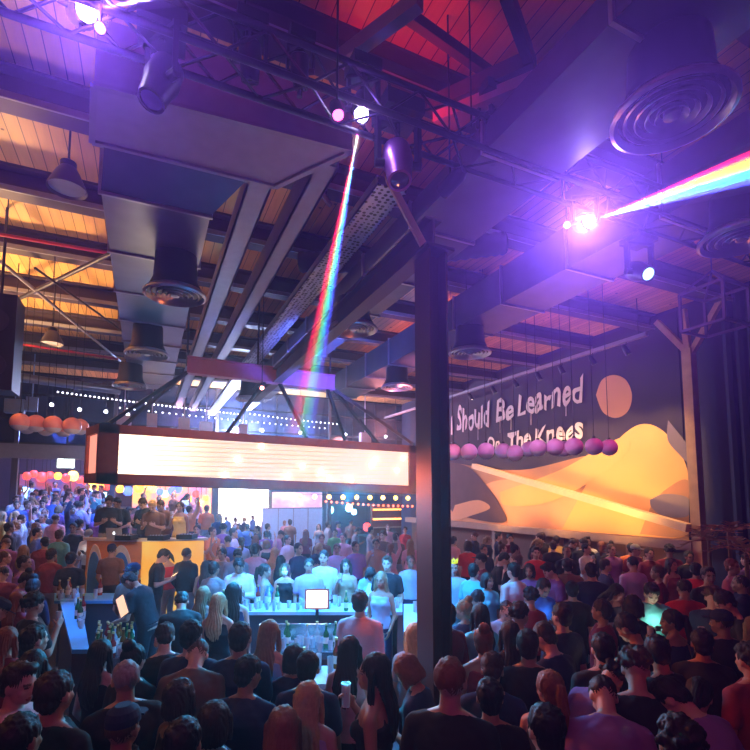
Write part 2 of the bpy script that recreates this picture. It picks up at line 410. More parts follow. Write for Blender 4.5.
# ------------------------------------------------------------------ lighting truss
TV, TZ = 3.2, 5.75
b = nb(); u0, u1 = -2.6, 7.4; s = .14
cor = [(TV-s, TZ), (TV+s, TZ), (TV-s, TZ+2*s), (TV+s, TZ+2*s)]
for v, z in cor: tube(b, (u0, v, z), (u1, v, z), .025, seg=10)
tr = tag(obj('lighting_truss', b, BLACKM, smooth=True), 'black box truss across the hall carrying the moving stage lights', 'truss')
b = nb(); n = 34
for i in range(n):
    a = u0+(u1-u0)*i/n; c = u0+(u1-u0)*(i+1)/n
    if i % 2: a, c = c, a
    for (p, q) in ((0, 1), (2, 3), (0, 2), (1, 3)):
        tube(b, (a, cor[p][0], cor[p][1]), (c, cor[q][0], cor[q][1]), .011, seg=6)
obj('lattice', b, BLACKM, tr)
b = nb()
for u in (-2, .5, 2.4, 4.9, 7.0):
    tube(b, (u, TV, TZ+2*s), (u, TV, 7.2), .008, seg=6)
obj('hanging_cable', b, BLACKM, tr)

def moving_head(loc, aim, label, lens=None, es=0, sc=1.0, body=BLACKM, top=None):
    """base box under the truss, yoke, tilted head with lens"""
    o = empty('moving_head_light', loc, label, 'stage light')
    aim = Vector(aim).normalized(); up = Vector((0, 0, 1)); h = .3*sc
    b = nb(); box(b, (-.13*sc, -.12*sc, h), (.13*sc, .12*sc, h+.1*sc)); tube(b, (0, 0, h+.1*sc), (0, 0, (top or loc[2]+.5)-loc[2]), .02, seg=8); obj('base', b, BLACKM, o)
    side = aim.cross(up); side = side.normalized() if side.length > .1 else Vector((1, 0, 0))
    b = nb()
    for s2 in (-1, 1):
        bar(b, side*s2*.13*sc+Vector((0, 0, h)), side*s2*.13*sc, .05*sc, .03*sc); tube(b, side*s2*.09*sc, side*s2*.15*sc, .03*sc, seg=10)
    bar(b, side*-.14*sc+Vector((0, 0, h-.01)), side*.14*sc+Vector((0, 0, h-.01)), .05*sc, .04*sc)
    obj('yoke', b, BLACKM, o)
    q = aim.to_track_quat('Z', 'Y').to_matrix().to_4x4()
    b = nb(); lathe(b, [(.05*sc, -.17*sc), (.09*sc, -.14*sc), (.1*sc, -.02*sc), (.085*sc, .04*sc), (.075*sc, .15*sc), (.06*sc, .15*sc), (.06*sc, .12*sc), (.02*sc, .12*sc)], 20, M=q)
    obj('head', b, body, o, smooth=True)
    b = nb(); lathe(b, [(.002, .125*sc), (.058*sc, .125*sc), (.058*sc, .14*sc), (.002, .155*sc)], 20, M=q)
    obj('lens', b, lens or mat('lens_glass', (.1, .1, .2), .05), o, smooth=True)
    b = nb(); bar(b, (0, 0, h+.05*sc), (0, TV-loc[1], TZ+.14-loc[2]), .05, .03); obj('clamp', b, STEEL, o)
    return o
LENS = emis('lit_lens_violet', (.75, .62, 1), 160)
PA = atv(83, 12, TV); PB = atv(363, 107, TV); PC = atv(585, 223, TV)
camdir = lambda p: (Vector((0, 0, H))-p).normalized()
def aim_px(p, px, py, D): return (at(px, py, D)-p)
aimA = aim_px(PA, 150, -2, 2.45); aimB = aim_px(PB, 318, 345, 5.2); aimC = aim_px(PC, 900, 118, 3.0)
for p, aim, lab in ((PA, aimA, 'moving head light glaring white at the upper left'), (PB, aimB, 'moving head light throwing the rainbow beam downward beside the column'), (PC, aimC, 'brightest moving head light, throwing the rainbow beam to the right edge')):
    o = moving_head(p-(camdir(p)*.12), camdir(p)*.9+aim.normalized()*.35, lab, LENS, sc=.9, top=TZ+.02)
PURP = mat('violet_lamp_housing', (.3, .12, .42), .35, .5)
p = atv(398, 165, TV+.05); moving_head(p, (-.1, -.35, -1), 'unlit moving head hanging beside the column head', sc=1.25, body=PURP, top=TZ)
p = atv(160, 84, TV-.05); moving_head(p, (-.3, -.2, -1), 'black moving head silhouetted against the pale duct box', sc=1.1, top=TZ)
p = atv(640, 272, TV+.3); moving_head(p, (-.2, -.6, -.4), 'moving head with blue glass below the brightest light', emis('lit_lens_cyan', (.3, .6, 1), 4), sc=1.1, top=TZ)
p = atv(492, 128, TV); moving_head(p, (-.2, -.2, -1), 'black moving head right of the column, under the pale board', sc=.9, top=TZ)
p = atv(250, 62, TV); moving_head(p, (.1, .4, -1), 'dark moving head near the top middle left', sc=.8, top=TZ)
p = atv(300, 72, TV); moving_head(p, (.2, .4, -1), 'dark moving head left of the violet light', sc=.7, top=TZ)

def par_can(loc, aim, label, lens, sc=1, grp=None, ceil=7.2, r=.06):
    o = empty('spotlight', loc, label, 'spotlight', grp)
    q = Vector(aim).to_track_quat('Z', 'Y').to_matrix().to_4x4()
    b = nb(); lathe(b, [(r*.5*sc, -.14*sc), (r*.9*sc, -.1*sc), (r*sc, .08*sc), (r*.88*sc, .08*sc), (r*.8*sc, .05*sc), (.01, .05*sc)], 14, M=q); obj('housing', b, BLACKM, o, smooth=True)
    b = nb(); lathe(b, [(.002, .055*sc), (r*.8*sc, .055*sc), (r*.8*sc, .07*sc), (.002, .075*sc)], 14, M=q); obj('lens', b, lens, o)
    b = nb(); tube(b, (0, 0, 0), (0, 0, ceil-loc[2]), .009, seg=6); obj('stem', b, BLACKM, o)
    return o
p = atz(450, 184, 5.6); par_can(p, aim_px(p, 400, 235, 4.6), 'small violet spotlight right of the column head', emis('lit_lens_purple', (.5, .3, 1), 14), 1.2)
p = atz(337, 111, 5.6); par_can(p, (0, -.5, -1), 'small pink lamp left of the violet light', emis('lit_lens_pink', (1, .1, .5), 6), .8)
p = atz(567, 225, 5.6); par_can(p, camdir(p), 'tiny pinkish lamp left of the brightest light', emis('lit_lens_rose', (1, .55, .7), 14), .6)
p = atz(100, 28, 5.6); par_can(p, camdir(p), 'tiny orange lamp beside the upper left light', emis('lit_lens_orange', (1, .3, .2), 4), .6)

# ------------------------------------------------------------------ track lights along the painted wall
b = nb()
for (a, c, z) in (((452, 392), (668, 304), 6.55),):
    pa, pb = atz(a[0], a[1], z), atz(c[0], c[1], z)
UT = 9.6
box(b, (UT-.05, 6.8, 6.3), (UT+.05, 19.5, 6.38)); trk = tag(obj('light_track', b, CHAN), 'pale track beam holding the small wall spotlights', 'track')
b = nb()
for v in (7, 9.5, 12, 15, 18.5): tube(b, (UT, v, 6.38), (UT, v, 7.2), .01, seg=6)
obj('hanger', b, BLACKM, trk)
WARM = emis('lit_lens_warm', (1, .78, .55), 60)
ends = ['farthest', 'second from the far end', 'third from the far end', 'fourth from the far end', 'third from the near end', 'second from the near end', 'nearest']
TRK = []
for i, px in enumerate((470, 493, 515, 538, 561, 592, 626)):
    v = atu(px, 340, UT).y; loc = Vector((UT, v, 6.1)); TRK.append(loc)
    par_can(loc, (.45, -.25, -1), 'small black wall spotlight on the pale track, ' + ends[i], WARM, 1.1, 'spotlights along the painted wall', ceil=6.31)

# ------------------------------------------------------------------ painted wall: panel, lettering, timber frame
WU = RX-.03
def wpt(px, py, off=0): return atu(px, py, WU-off)
b = nb(); lo = wpt(690, 540); box(b, (WU, lo.y+.02, 1.95), (RX-.002, 19.4, 7.1))
mural = tag(obj('wall_painting', b, mat('mural_ground', (.035, .026, .042), .75, var=.5, scale=.5)), 'large painted wall in orange and dark blue with white hand lettering, behind the timber frame', 'wall painting')
lay = [.004]
def patch(name, pix, m, steps=8):
    pts = smooth_path([Vector((x, y, 0)) for x, y in pix]+[Vector((*pix[0], 0))], steps)[:-1]
    off = lay[0]; lay[0] += .004
    P = [wpt(max(448, min(689, q.x)), q.y, off) for q in pts]
    b = nb(); prism(b, P, (-.003, 0, 0)); return obj(name, b, m, mural)
OCH = mat('mural_ochre', (.78, .4, .12), .7, var=.12, scale=1.2); OCH2 = mat('mural_peach', (.7, .33, .15), .7, var=.15, scale=1); TAN = mat('mural_tan', (.42, .2, .09), .7, var=.3, scale=1.2)
BRN = mat('mural_brown', (.1, .05, .045), .75, var=.4, scale=2); GRY = mat('mural_grey', (.2, .16, .2), .7, var=.3, scale=2); DRK = mat('mural_dark', (.03, .02, .03), .8)
patch('painted_band', [(448, 462), (520, 470), (600, 455), (640, 480), (690, 470), (690, 542), (600, 540), (448, 523)], TAN)
patch('painted_shape', [(448, 505), (500, 480), (560, 488), (590, 500), (640, 528), (600, 532), (520, 529), (448, 523)], OCH2)
patch('painted_disc', [(596, 395), (602, 380), (614, 375), (626, 380), (632, 395), (628, 411), (616, 418), (603, 412)], OCH2, 6)
patch('painted_hill', [(560, 533), (580, 496), (600, 462), (622, 436), (642, 424), (662, 430), (680, 452), (689, 480), (689, 533), (640, 536)], OCH)
patch('painted_hill', [(640, 534), (652, 505), (668, 488), (689, 482), (689, 533)], TAN)
patch('painted_band', [(500, 492), (560, 470), (620, 438), (628, 452), (590, 482), (545, 503), (505, 505)], OCH)
patch('painted_shape', [(650, 500), (664, 494), (688, 498), (688, 516), (664, 516), (652, 508)], GRY)
patch('painted_shape', [(668, 420), (684, 440), (690, 450), (690, 464), (680, 455), (668, 440)], GRY)
patch('painted_leaf', [(449, 462), (470, 468), (490, 490), (500, 505), (505, 522), (470, 518), (449, 506)], BRN)
patch('painted_shape', [(455, 505), (478, 500), (490, 508), (470, 516), (452, 521)], OCH2)
# lettering, one glyph after another
LET = mat('mural_letter_paint', (.72, .62, .62), .6)
def writing(word, x0, y0, x1, y1, hs, name='painted_lettering', amp=.05):
    """one hand-lettered word; x0,y0 - x1,y1 its baseline, hs the height of its capitals"""
    cu = bpy.data.curves.new('lettering', 'FONT'); cu.body = word; cu.size = 1; cu.shear = .12; cu.extrude = .01; cu.offset = .022; cu.resolution_u = 4; cu.space_character = 1.04
    me = evaluate(bpy.data.objects.new('tmp', cu)); xs = [v.co.x for v in me.vertices]; a, c = min(xs), max(xs)
    A, B = wpt(x0, y0, .06), wpt(x1, y1, .06); k = (wpt(x0, y0-hs, .06).z-A.z)/.72; sd = len(word)*3.1
    for v in me.vertices:
        t = (v.co.x-a)/max(1e-6, c-a); P = A.lerp(B, t); y = v.co.y*(1+.13*math.sin(t*len(word)*2.3+sd))+.05*math.sin(t*len(word)*4.1+sd)
        v.co = P+Vector((-v.co.z*.3, -.04*noise.noise(Vector((t*9, y*3, sd))), y*k))
    me.name = name; me.materials.clear(); me.materials.append(LET); return link(name, me, LET, mural)
writing('I', 451, 434, 453, 433, 20)
writing('Should', 457, 431, 490, 425, 22)
writing('Be', 496, 422, 514, 418, 20)
writing('Learned', 518, 416, 584, 400, 23)
writing('On', 487, 450, 500, 448, 11)
writing('The', 508, 451, 531, 447, 18)
writing('Knees', 535, 446, 583, 437, 19)
b = nb()
for (x, y0, y1) in ((500, 418, 433), (478, 428, 440), (531, 412, 425), (511, 418, 430), (566, 404, 416)):
    p, q = wpt(x, y0, .07), wpt(x, y1, .07); tube(b, p, q, .012, seg=6)
obj('paint_drip', b, LET, mural)

fr = empty('wooden_gantry', (WU-.35, 7.0, 0), 'timber post with forked head and long rails framing the painted wall', 'frame')
def rel(p): return Vector(p)-Vector((WU-.35, 7.0, 0))
fu = WU-.3
pb = atu(697, 500, fu); pv = pb.y
b = nb(); box(b, (fu-.1, pv-.1, 0), (fu+.1, pv+.1, atu(693, 348, fu).z)); ob = obj('post', b, TIMBER, fr); ob.location = -fr.location
b = nb(); t = Vector((fu, pv, atu(693, 352, fu).z))
bar(b, t, atu(657, 322, fu), .12, .12); ob = obj('brace', b, TIMBER, fr); ob.location = -fr.location
b = nb(); bar(b, t-Vector((0, 0, .1)), atu(722, 298, fu), .11, .11); ob = obj('brace', b, TIMBER, fr); ob.location = -fr.location
b = nb(); bar(b, t, atu(683, 310, fu), .12, .12); ob = obj('brace', b, TIMBER, fr); ob.location = -fr.location
b = nb(); z = atu(690, 541, fu).z; box(b, (fu-.12, pv+.1, z-.2), (fu+.12, 19.2, z)); ob = obj('bottom_rail', b, mat('rail_timber', (.34, .22, .16), .6), fr); ob.location = -fr.location
for px in (495, 560, 630):
    v = atu(px, 540, fu).y; b = nb(); box(b, (fu-.07, v-.07, 0), (fu+.07, v+.07, z-.2))
    ob = obj('stud', b, MATS['rail_timber'], fr); ob.location = -fr.location
b = nb(); bar(b, atu(474, 466, fu-.15), atu(689, 528, fu-.15), .2, .17); tag(obj('timber_pole', b, mat('pole_timber', (.75, .5, .3), .6)), 'long timber pole leaning diagonally across the painted wall', 'pole')
# lower panel under the rail
b = nb(); box(b, (WU-.03, 7.4, 0), (WU+.0, 19.3, 1.9)); tag(obj('plank_panel', b, mat('low_panel', (.16, .07, .04), .6)), 'dark reddish panel below the painted wall, behind the crowd', 'panel')

# ------------------------------------------------------------------ dark right corner: framed kiosk and dried palm leaves
kv = 5.3
def box_frame(o, u0, u1, v0, v1, z0, z1, w, m):
    b = nb()
    for u in (u0, u1):
        for v in (v0, v1): box(b, (u-w/2, v-w/2, z0), (u+w/2, v+w/2, z1))
    for z in (z0, z1):
        for u in (u0, u1): box(b, (u-w/2, v0, z-w/2), (u+w/2, v1, z+w/2))
        for v in (v0, v1): box(b, (u0, v-w/2, z-w/2), (u1, v+w/2, z+w/2))
    return b
kp = at(713, 292, 7.6); a = kp
ks = empty('lantern_cage', (a.x, a.y, a.z-.6), 'dim square lantern cage hanging at the right above the timber fork', 'lantern')
b = box_frame(None, -.33, .33, -.33, .33, 0, .62, .04, None); obj('cage', b, mat('cage_violet_grey', (.12, .1, .16), .5), ks)
b = nb(); 
for x in (-.33, .33):
    for y in (-.33, .33): bar(b, (x, y, .62), (0, 0, .95), .03)
tube(b, (0, 0, .95), (0, 0, 7.2-a.z+.6), .01, seg=6); obj('hanger', b, MATS['cage_violet_grey'], ks)
LEAF = mat('dried_palm', (.3, .16, .08), .7, var=.3)
for i, (px, py, D, hh) in enumerate(((708, 530, 9.1, .75), (728, 520, 8.5, .85), (745, 540, 7.9, .75))):
    top = at(px, py, D)
    o = empty('palm_plant', (top.x, top.y, 0), 'dried palm plant in a tall pot by the dark right wall, ' + ('leftmost', 'middle', 'rightmost')[i], 'plant', 'dried palms at the right wall')
    b = nb(); lathe(b, [(.16, 0), (.22, .5), (.24, .52), (.2, .52), (.15, .1)], 20); obj('pot', b, BLACKM, o, smooth=True)
    b = nb(); tube(b, (0, 0, .4), (0, 0, top.z-.2), .04, .03, seg=8); obj('stem', b, mat('palm_trunk', (.16, .1, .06), .8), o)
    for k2 in range(9):
        a = k2*2*math.pi/9+random.random()*.4; el = random.uniform(.2, 1.2); L = hh*random.uniform(.6, .9)
        d = Vector((math.cos(a)*math.cos(el), math.sin(a)*math.cos(el), math.sin(el))); sd = Vector((-math.sin(a), math.cos(a), 0))
        b = nb(); P = [Vector((0, 0, top.z-.2))+d*L*t-Vector((0, 0, .55*L*t*t)) for t in (0, .2, .4, .6, .8, 1)]
        for s2 in range(5):
            bar(b, P[s2], P[s2+1], .012)
            for sgn in (-1, 1):
                q = P[s2+1]; tipp = q+sd*sgn*(.16-.02*s2)+d*.12-Vector((0, 0, .05)); w = Vector((0, 0, .014))
                vs = [b.verts.new(q-d*.02), b.verts.new(q+d*.02), b.verts.new(tipp+w*.3)]; vs2 = [b.verts.new(v.co+Vector((0, 0, -.006))) for v in vs]
                b.faces.new(vs); b.faces.new(vs2[::-1])
                for e in range(3): b.faces.new((vs[e], vs[(e+1) % 3], vs2[(e+1) % 3], vs2[e]))
        obj('frond', b, LEAF, o)
b = nb()
for i in range(40):
    u = RX-.12+.05*math.sin(i*1.9); 
    v = -2+i*.2; tube(b, (u, v, .02), (u, v, 7.0), .11, seg=8)
tag(obj('wall_curtain', b, mat('night_blue_curtain', (.02, .025, .07), .8), smooth=True), 'dark blue pleated curtain on the right wall, near the palms', 'curtain')

# ------------------------------------------------------------------ the hanging light-box sign
def sgn(px, py, v): return atv(px, py, v)
FVs = 9.1
cornersP = [(-.74, 9.1), (5.35, 9.1), (5.75, 9.9), (5.35, 10.7), (-.74, 10.7), (-1.0, 9.9)]
def zb(u): return 3.10-.17*(u+.74)/6.09
def zt(u): return 4.07-.12*(u+.74)/6.09
sg = empty('hanging_sign', (2.2, 9.9, 3.0), 'long rust-framed six-sided light-box sign glowing cream, hung over the bar', 'sign')
def srel(ob): ob.location = -sg.location; return ob
b = nb()
npt = len(cornersP)
for i in range(npt):
    (ua, va), (uc, vc) = cornersP[i], cornersP[(i+1) % npt]
    A = Vector((ua, va, 0)); B = Vector((uc, vc, 0)); d = (B-A).normalized(); nrm = Vector((d.y, -d.x, 0))
    for (zf, s0, s1) in ((zb, 0, .16), (zt, -.15, 0)):
        P = [A+Vector((0, 0, zf(ua)+s0)), B+Vector((0, 0, zf(uc)+s0)), B+Vector((0, 0, zf(uc)+s1)), A+Vector((0, 0, zf(ua)+s1))]
        prism(b, P, -nrm*.16)
    st = .3 if i in (0, 3) else .08
    for (e, s3, uu, dd) in ((A, st, ua, d), (B, st, uc, -d)):
        P = [e+Vector((0, 0, zb(uu))), e+dd*s3+Vector((0, 0, zb(uu))), e+dd*s3+Vector((0, 0, zt(uu))), e+Vector((0, 0, zt(uu)))]
        prism(b, P, -nrm*.16)
srel(obj('frame', b, CORTEN, sg))
def panel_mat():
    m = bpy.data.materials.new('sign_lit_panel'); m.use_nodes = True; n = m.node_tree.nodes; l = m.node_tree.links; bs = n['Principled BSDF']
    tc = n.new('ShaderNodeTexCoord'); sp = n.new('ShaderNodeSeparateXYZ'); l.new(tc.outputs['Object'], sp.inputs[0])
    wv = n.new('ShaderNodeMath'); wv.operation = 'MULTIPLY'; wv.inputs[1].default_value = 1/.085; l.new(sp.outputs['Z'], wv.inputs[0])
    fr_ = n.new('ShaderNodeMath'); fr_.operation = 'FRACT'; l.new(wv.outputs[0], fr_.inputs[0])
    lt = n.new('ShaderNodeMath'); lt.operation = 'GREATER_THAN'; lt.inputs[1].default_value = .16; l.new(fr_.outputs[0], lt.inputs[0])
    # panel glow graded in the emission: brightest in the left bay
    mr = n.new('ShaderNodeMapRange'); mr.inputs[1].default_value = -.4; mr.inputs[2].default_value = 1.25; mr.inputs[3].default_value = 3.2; mr.inputs[4].default_value = 1.0; mr.interpolation_type = 'SMOOTHSTEP'; l.new(sp.outputs['X'], mr.inputs[0])
    k1 = n.new('ShaderNodeMapRange'); k1.inputs[3].default_value = .38; k1.inputs[4].default_value = 1; l.new(lt.outputs[0], k1.inputs[0])
    ml = n.new('ShaderNodeMath'); ml.operation = 'MULTIPLY'; l.new(mr.outputs[0], ml.inputs[0]); l.new(k1.outputs[0], ml.inputs[1])
    m2 = n.new('ShaderNodeMath'); m2.operation = 'MULTIPLY'; m2.inputs[1].default_value = PANEL_ES; l.new(ml.outputs[0], m2.inputs[0])
    bs.inputs['Base Color'].default_value = (.8, .7, .6, 1); bs.inputs['Emission Color'].default_value = (1, .84, .58, 1); l.new(m2.outputs[0], bs.inputs['Emission Strength'])
    return m
PANEL_ES = .85
PM = panel_mat()
for i in range(npt):
    (ua, va), (uc, vc) = cornersP[i], cornersP[(i+1) % npt]
    A = Vector((ua, va, 0)); B = Vector((uc, vc, 0)); d = (B-A).normalized(); nrm = Vector((d.y, -d.x, 0))
    P = [A+Vector((0, 0, zb(ua)+.1)), B+Vector((0, 0, zb(uc)+.1)), B+Vector((0, 0, zt(uc)-.1)), A+Vector((0, 0, zt(ua)-.1))]
    P = [q-nrm*.05+(d*.05 if j in (0, 3) else -d*.05) for j, q in enumerate(P)]
    b = nb(); prism(b, P, -nrm*.05); srel(obj('light_panel', b, PM if i != 5 else emis('sign_end_pink', (1, .35, .25), 1.1), sg))
BULB = emis('sign_bulb_glow', (1, .8, .55), 14)
for (px, py) in ((238, 459), (225, 475), (262, 446), (288, 476), (322, 472), (330, 478), (372, 465), (376, 459), (404, 458), (398, 470), (352, 480), (303, 466)):
    p = sgn(px, py, FVs-.0); b = nb(); ball(b, p+Vector((0, .045, 0)), .045, seg=12); srel(obj('bulb', b, BULB, sg, smooth=True))
b = nb(); cp_ = [(u*.96+.09, (v-9.9)*.8+9.9) for u, v in cornersP]
prism(b, [Vector((u, v, zb(u)+.03)) for u, v in cp_], (0, 0, .02)); srel(obj('soffit', b, mat('sign_soffit', (.2, .07, .05), .6), sg))
# spreader beam and rods
sb = empty('spreader_beam', (2.2, 9.9, 5.2), 'violet-lit steel beam with slanting struts that carries the hanging sign', 'beam')
def brel(ob): ob.location = -sb.location; return ob
L0 = atv(187, 366, 9.9); R0 = atv(334, 384, 9.9)
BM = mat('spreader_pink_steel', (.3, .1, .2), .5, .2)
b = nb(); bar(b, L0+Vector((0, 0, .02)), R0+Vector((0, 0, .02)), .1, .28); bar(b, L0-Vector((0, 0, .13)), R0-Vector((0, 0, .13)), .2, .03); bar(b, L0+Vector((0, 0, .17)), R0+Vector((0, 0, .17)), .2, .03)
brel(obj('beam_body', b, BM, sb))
tl = lambda u, v: Vector((u, v, zt(u)))
for (p, q) in ((L0, tl(-.6, 9.15)), (L0, tl(-.6, 10.65)), (R0, tl(5.2, 9.15)), (R0, tl(5.2, 10.65)), (L0+(R0-L0)*.6, tl(2.8, 9.15)), (L0+(R0-L0)*.95, tl(3.6, 9.15)), (L0+(R0-L0)*.5, tl(1.4, 10.6))):
    b = nb(); bar(b, p-Vector((0, 0, .12)), q+Vector((0, 0, .02)), .06, .06); brel(obj('strut', b, BLACKM, sb))
for t in (.0, .45, .97):
    b = nb(); q = L0+(R0-L0)*t; tube(b, q, (q.x, q.y, 7.2), .02, seg=8); brel(obj('hanger_rod', b, STEEL, sb))
p = at(262, 388, 8.9); par_can(p, camdir(p), 'small star-bright pink lamp on the spreader beam above the sign', emis('lit_lens_star', (1, .35, .3), 20), .7)

# ------------------------------------------------------------------ globe pendants
GP = mat('globe_pink', (.85, .36, .36), .45); GV = mat('globe_violet', (.75, .42, .72), .45); GW = mat('globe_lower_white', (.7, .62, .75), .4)
def globe(px, py, D, d, m, label, grp):
    p = at(px, py, D); o = empty('globe_lamp', p, label, 'lamp', grp); r = d/2
    b = nb(); pr = [(r*math.cos(R(a)), r*math.sin(R(a))) for a in range(-28, 90, 9)]+[(.004, r)]; lathe(b, pr, 24); obj('globe', b, m, o, smooth=True)
    b = nb(); pr = [(.004, -r*1.0)]+[(r*1.0*math.cos(R(a)), r*1.0*math.sin(R(a))) for a in range(-81, -28, 9)]+[(r*.9, -r*.45)]; lathe(b, pr, 24); obj('lower_bowl', b, GW, o, smooth=True)
    b = nb(); tube(b, (0, 0, r*.98), (0, 0, 7.2-p.z), .006, seg=6); tube(b, (0, 0, r*.98), (0, 0, r*1.15), .03, seg=10); obj('cord', b, BLACKM, o)
ordn = ['leftmost', 'second from the left', 'third from the left', 'fourth from the left', 'fifth from the left', 'sixth from the left', 'seventh from the left', 'eighth from the left', 'ninth from the left', 'tenth from the left', 'eleventh from the left', 'rightmost']
for i, (px, py, D) in enumerate(((20, 422, 9.0), (27, 426, 9.9), (36, 423.5, 9.2), (46, 428, 10.1), (53, 424.5, 9.2), (64, 429, 10), (72, 426, 9.3), (80, 427, 9.9))):
    globe(px, py, D, .33, GP, 'pink globe lamp hanging left of the sign, ' + (ordn[i] if i < 7 else 'rightmost, touching the sign corner'), 'pink globes left of the sign')
for i, (px, py, D) in enumerate(((453, 452, 9.2), (469, 452, 9.0), (486, 451, 9.0), (503, 451, 9.6), (515, 453, 9.3), (529, 449, 9.8), (538, 448, 8.9), (555, 447, 8.9), (575, 449, 9.7), (574, 446.5, 8.6), (594, 446.5, 8.7), (609, 447.5, 9.2))):
    if i == 8: px = 563.5
    globe(px, py, D, .31, GV, 'violet globe lamp hanging in front of the painted wall, ' + ordn[i], 'violet globes before the painted wall')

# ------------------------------------------------------------------ string lights and back-of-hall spots
SB = emis('string_bulb_white', (.9, .85, 1), 6)
def string(p0, p1, n, sag, m, label, r=.03, name='string_lights'):
    pts = [p0.lerp(p1, t/n)-Vector((0, 0, sag*4*(t/n)*(1-t/n))) for t in range(n+1)]
    b = nb(); polytube(b, pts, .006, 6); o = tag(obj(name, b, BLACKM), label, 'string lights')
    me = None
    for i in range(n):
        if me is None:
            b = nb(); ball(b, (0, 0, 0), r, seg=8, rings=6); q = obj('bulb', b, m, o); me = q.data
        else: q = link('bulb', me, None, o)
        q.location = pts[i]-Vector((0, 0, r+.004))
string(atv(58, 391, 14), atv(245, 414, 14), 46, .02, SB, 'row of tiny white bulbs across the far ceiling, left part', .02)
string(atv(250, 413, 14), atv(345, 424, 14), 22, .02, SB, 'row of tiny white bulbs across the far ceiling, middle part', .02)
string(atv(120, 407, 17), atv(330, 428, 17), 34, .03, SB, 'far row of tiny white bulbs over the glazed front', .022)
FB = emis('festoon_red', (1, .12, .06), 5)
string(atv(326, 500, 11.5), atv(417, 505, 11.5), 18, .03, FB, 'row of small red bulbs hanging below the sign', .03)
YB = emis('festoon_amber', (1, .55, .08), 9)
string(atv(300, 494, 12), atv(420, 496, 12), 9, .0, YB, 'row of large amber bulbs hanging below the sign near the column', .06)
SPC = emis('lit_lens_white', (.85, .85, 1), 12)
for i, (px, py) in enumerate(((52, 404), (80, 409), (106, 411), (128, 414), (152, 418), (185, 421), (208, 424), (240, 428), (262, 430), (300, 432), (345, 434), (385, 436))):
    p = atv(px, py, 18.2); par_can(p, (.0, -1, -.5), 'small white stage lamp far at the back above the glazed front, ' + ordn[i], SPC, 1.0, 'white lamps at the back of the hall', r=.07)
PB_ = mat('pale_speaker', (.65, .5, .6), .5)
for i, (px, py, w) in enumerate(((15, 406, 14), (32, 404, 8), (124, 422, 12), (152, 420, 9), (184, 424, 10), (206, 428, 12), (243, 430, 8), (365, 438, 12))):
    p = atv(px, py, 17.5); s2 = w/F*17*.5
    b = nb(); box(b, (-s2, -.12, -.22), (s2, .12, .2)); box(b, (-s2*.8, -.14, -.18), (s2*.8, -.12, .15)); bar(b, (0, 0, .2), (0, 0, 7.2-p.z), .03)
    o = tag(obj('hanging_box', b, PB_ if i > 1 else mat('blue_box', (.25, .4, .6), .5)), 'small pale box hanging far back above the glazed front, ' + ordn[i], 'hanging box', 'pale boxes at the back of the hall'); o.location = p
# exit light on facade beam
p = atv(66, 463.5, FV-.06); b = nb(); box(b, (-.28, -.04, -.18), (.28, .04, .18)); o = tag(obj('wall_light', b, CHROME), 'small bright white box light on the beam over the left crowd', 'light'); o.location = p
b = nb(); box(b, (-.25, -.06, -.15), (.25, -.035, .15)); obj('light_panel', b, emis('box_light_white', (.85, 1, .95), 7), o)
# dark speaker at left edge
p = at(-2, 345, 7.0); b = nb(); box(b, (-.25, -.25, -.7), (.25, .25, .7)); o = tag(obj('hanging_speaker', b, BLACKM), 'tall black speaker cut by the left edge', 'speaker'); o.location = p
b = nb(); tube(b, (0, 0, .7), (0, 0, 7.2-p.z), .02, seg=8); obj('hanger', b, BLACKM, o)
for z in (-.35, .3):
    b = nb(); tube(b, (-.0, -.26, z), (0, -.245, z), .17, seg=20); obj('grille', b, STEEL, o)
def ORD(n): return {1: 'first', 2: 'second', 3: 'third', 4: 'fourth', 5: 'fifth', 6: 'sixth', 7: 'seventh', 8: 'eighth', 9: 'ninth', 10: 'tenth', 11: 'eleventh', 12: 'twelfth'}.get(n, '%dth' % n)
# ------------------------------------------------------------------ yard behind the glazed front
def quad_px(px0, py0, px1, py1, v, th=.08):
    a = atv(px0, py0, v); c = atv(px1, py1, v); return (min(a.x, c.x), v, min(a.z, c.z)), (max(a.x, c.x), v+th, max(a.z, c.z))
def blotch(name, c1, c2, s, scale=.6):
    m = bpy.data.materials.new(name); m.use_nodes = True; n = m.node_tree.nodes; l = m.node_tree.links; b = n['Principled BSDF']
    tc = n.new('ShaderNodeTexCoord'); nz = n.new('ShaderNodeTexNoise'); nz.inputs['Scale'].default_value = scale; nz.inputs['Detail'].default_value = 3
    l.new(tc.outputs['Object'], nz.inputs[0]); cr = n.new('ShaderNodeValToRGB'); cr.color_ramp.elements[0].position = .38; cr.color_ramp.elements[1].position = .62
    cr.color_ramp.elements[0].color = (*c1, 1); cr.color_ramp.elements[1].color = (*c2, 1); l.new(nz.outputs['Fac'], cr.inputs[0])
    l.new(cr.outputs[0], b.inputs['Emission Color']); b.inputs['Emission Strength'].default_value = s; b.inputs['Base Color'].default_value = (.1, .1, .1, 1); return m
def screen(px0, py0, px1, py1, v, m, label):  # added glowing panels standing in for the bright yard
    lo, hi = quad_px(px0, py0, px1, py1, v); b = nb(); box(b, lo, hi); o = tag(obj('yard_glow_panel', b, m), label, 'screen')
    b = nb(); w = .08
    for (l2, h2) in (((lo[0]-w, v-.03, lo[2]-w), (hi[0]+w, v+.12, lo[2])), ((lo[0]-w, v-.03, hi[2]), (hi[0]+w, v+.12, hi[2]+w)), ((lo[0]-w, v-.03, lo[2]), (lo[0], v+.12, hi[2])), ((hi[0], v-.03, lo[2]), (hi[0]+w, v+.12, hi[2]))): box(b, l2, h2)
    for x in (lo[0]+.2, hi[0]-.2): box(b, (x-.04, v+.05, 0), (x+.04, v+.12, lo[2]))
    obj('panel_frame', b, BLACKM, o); return o
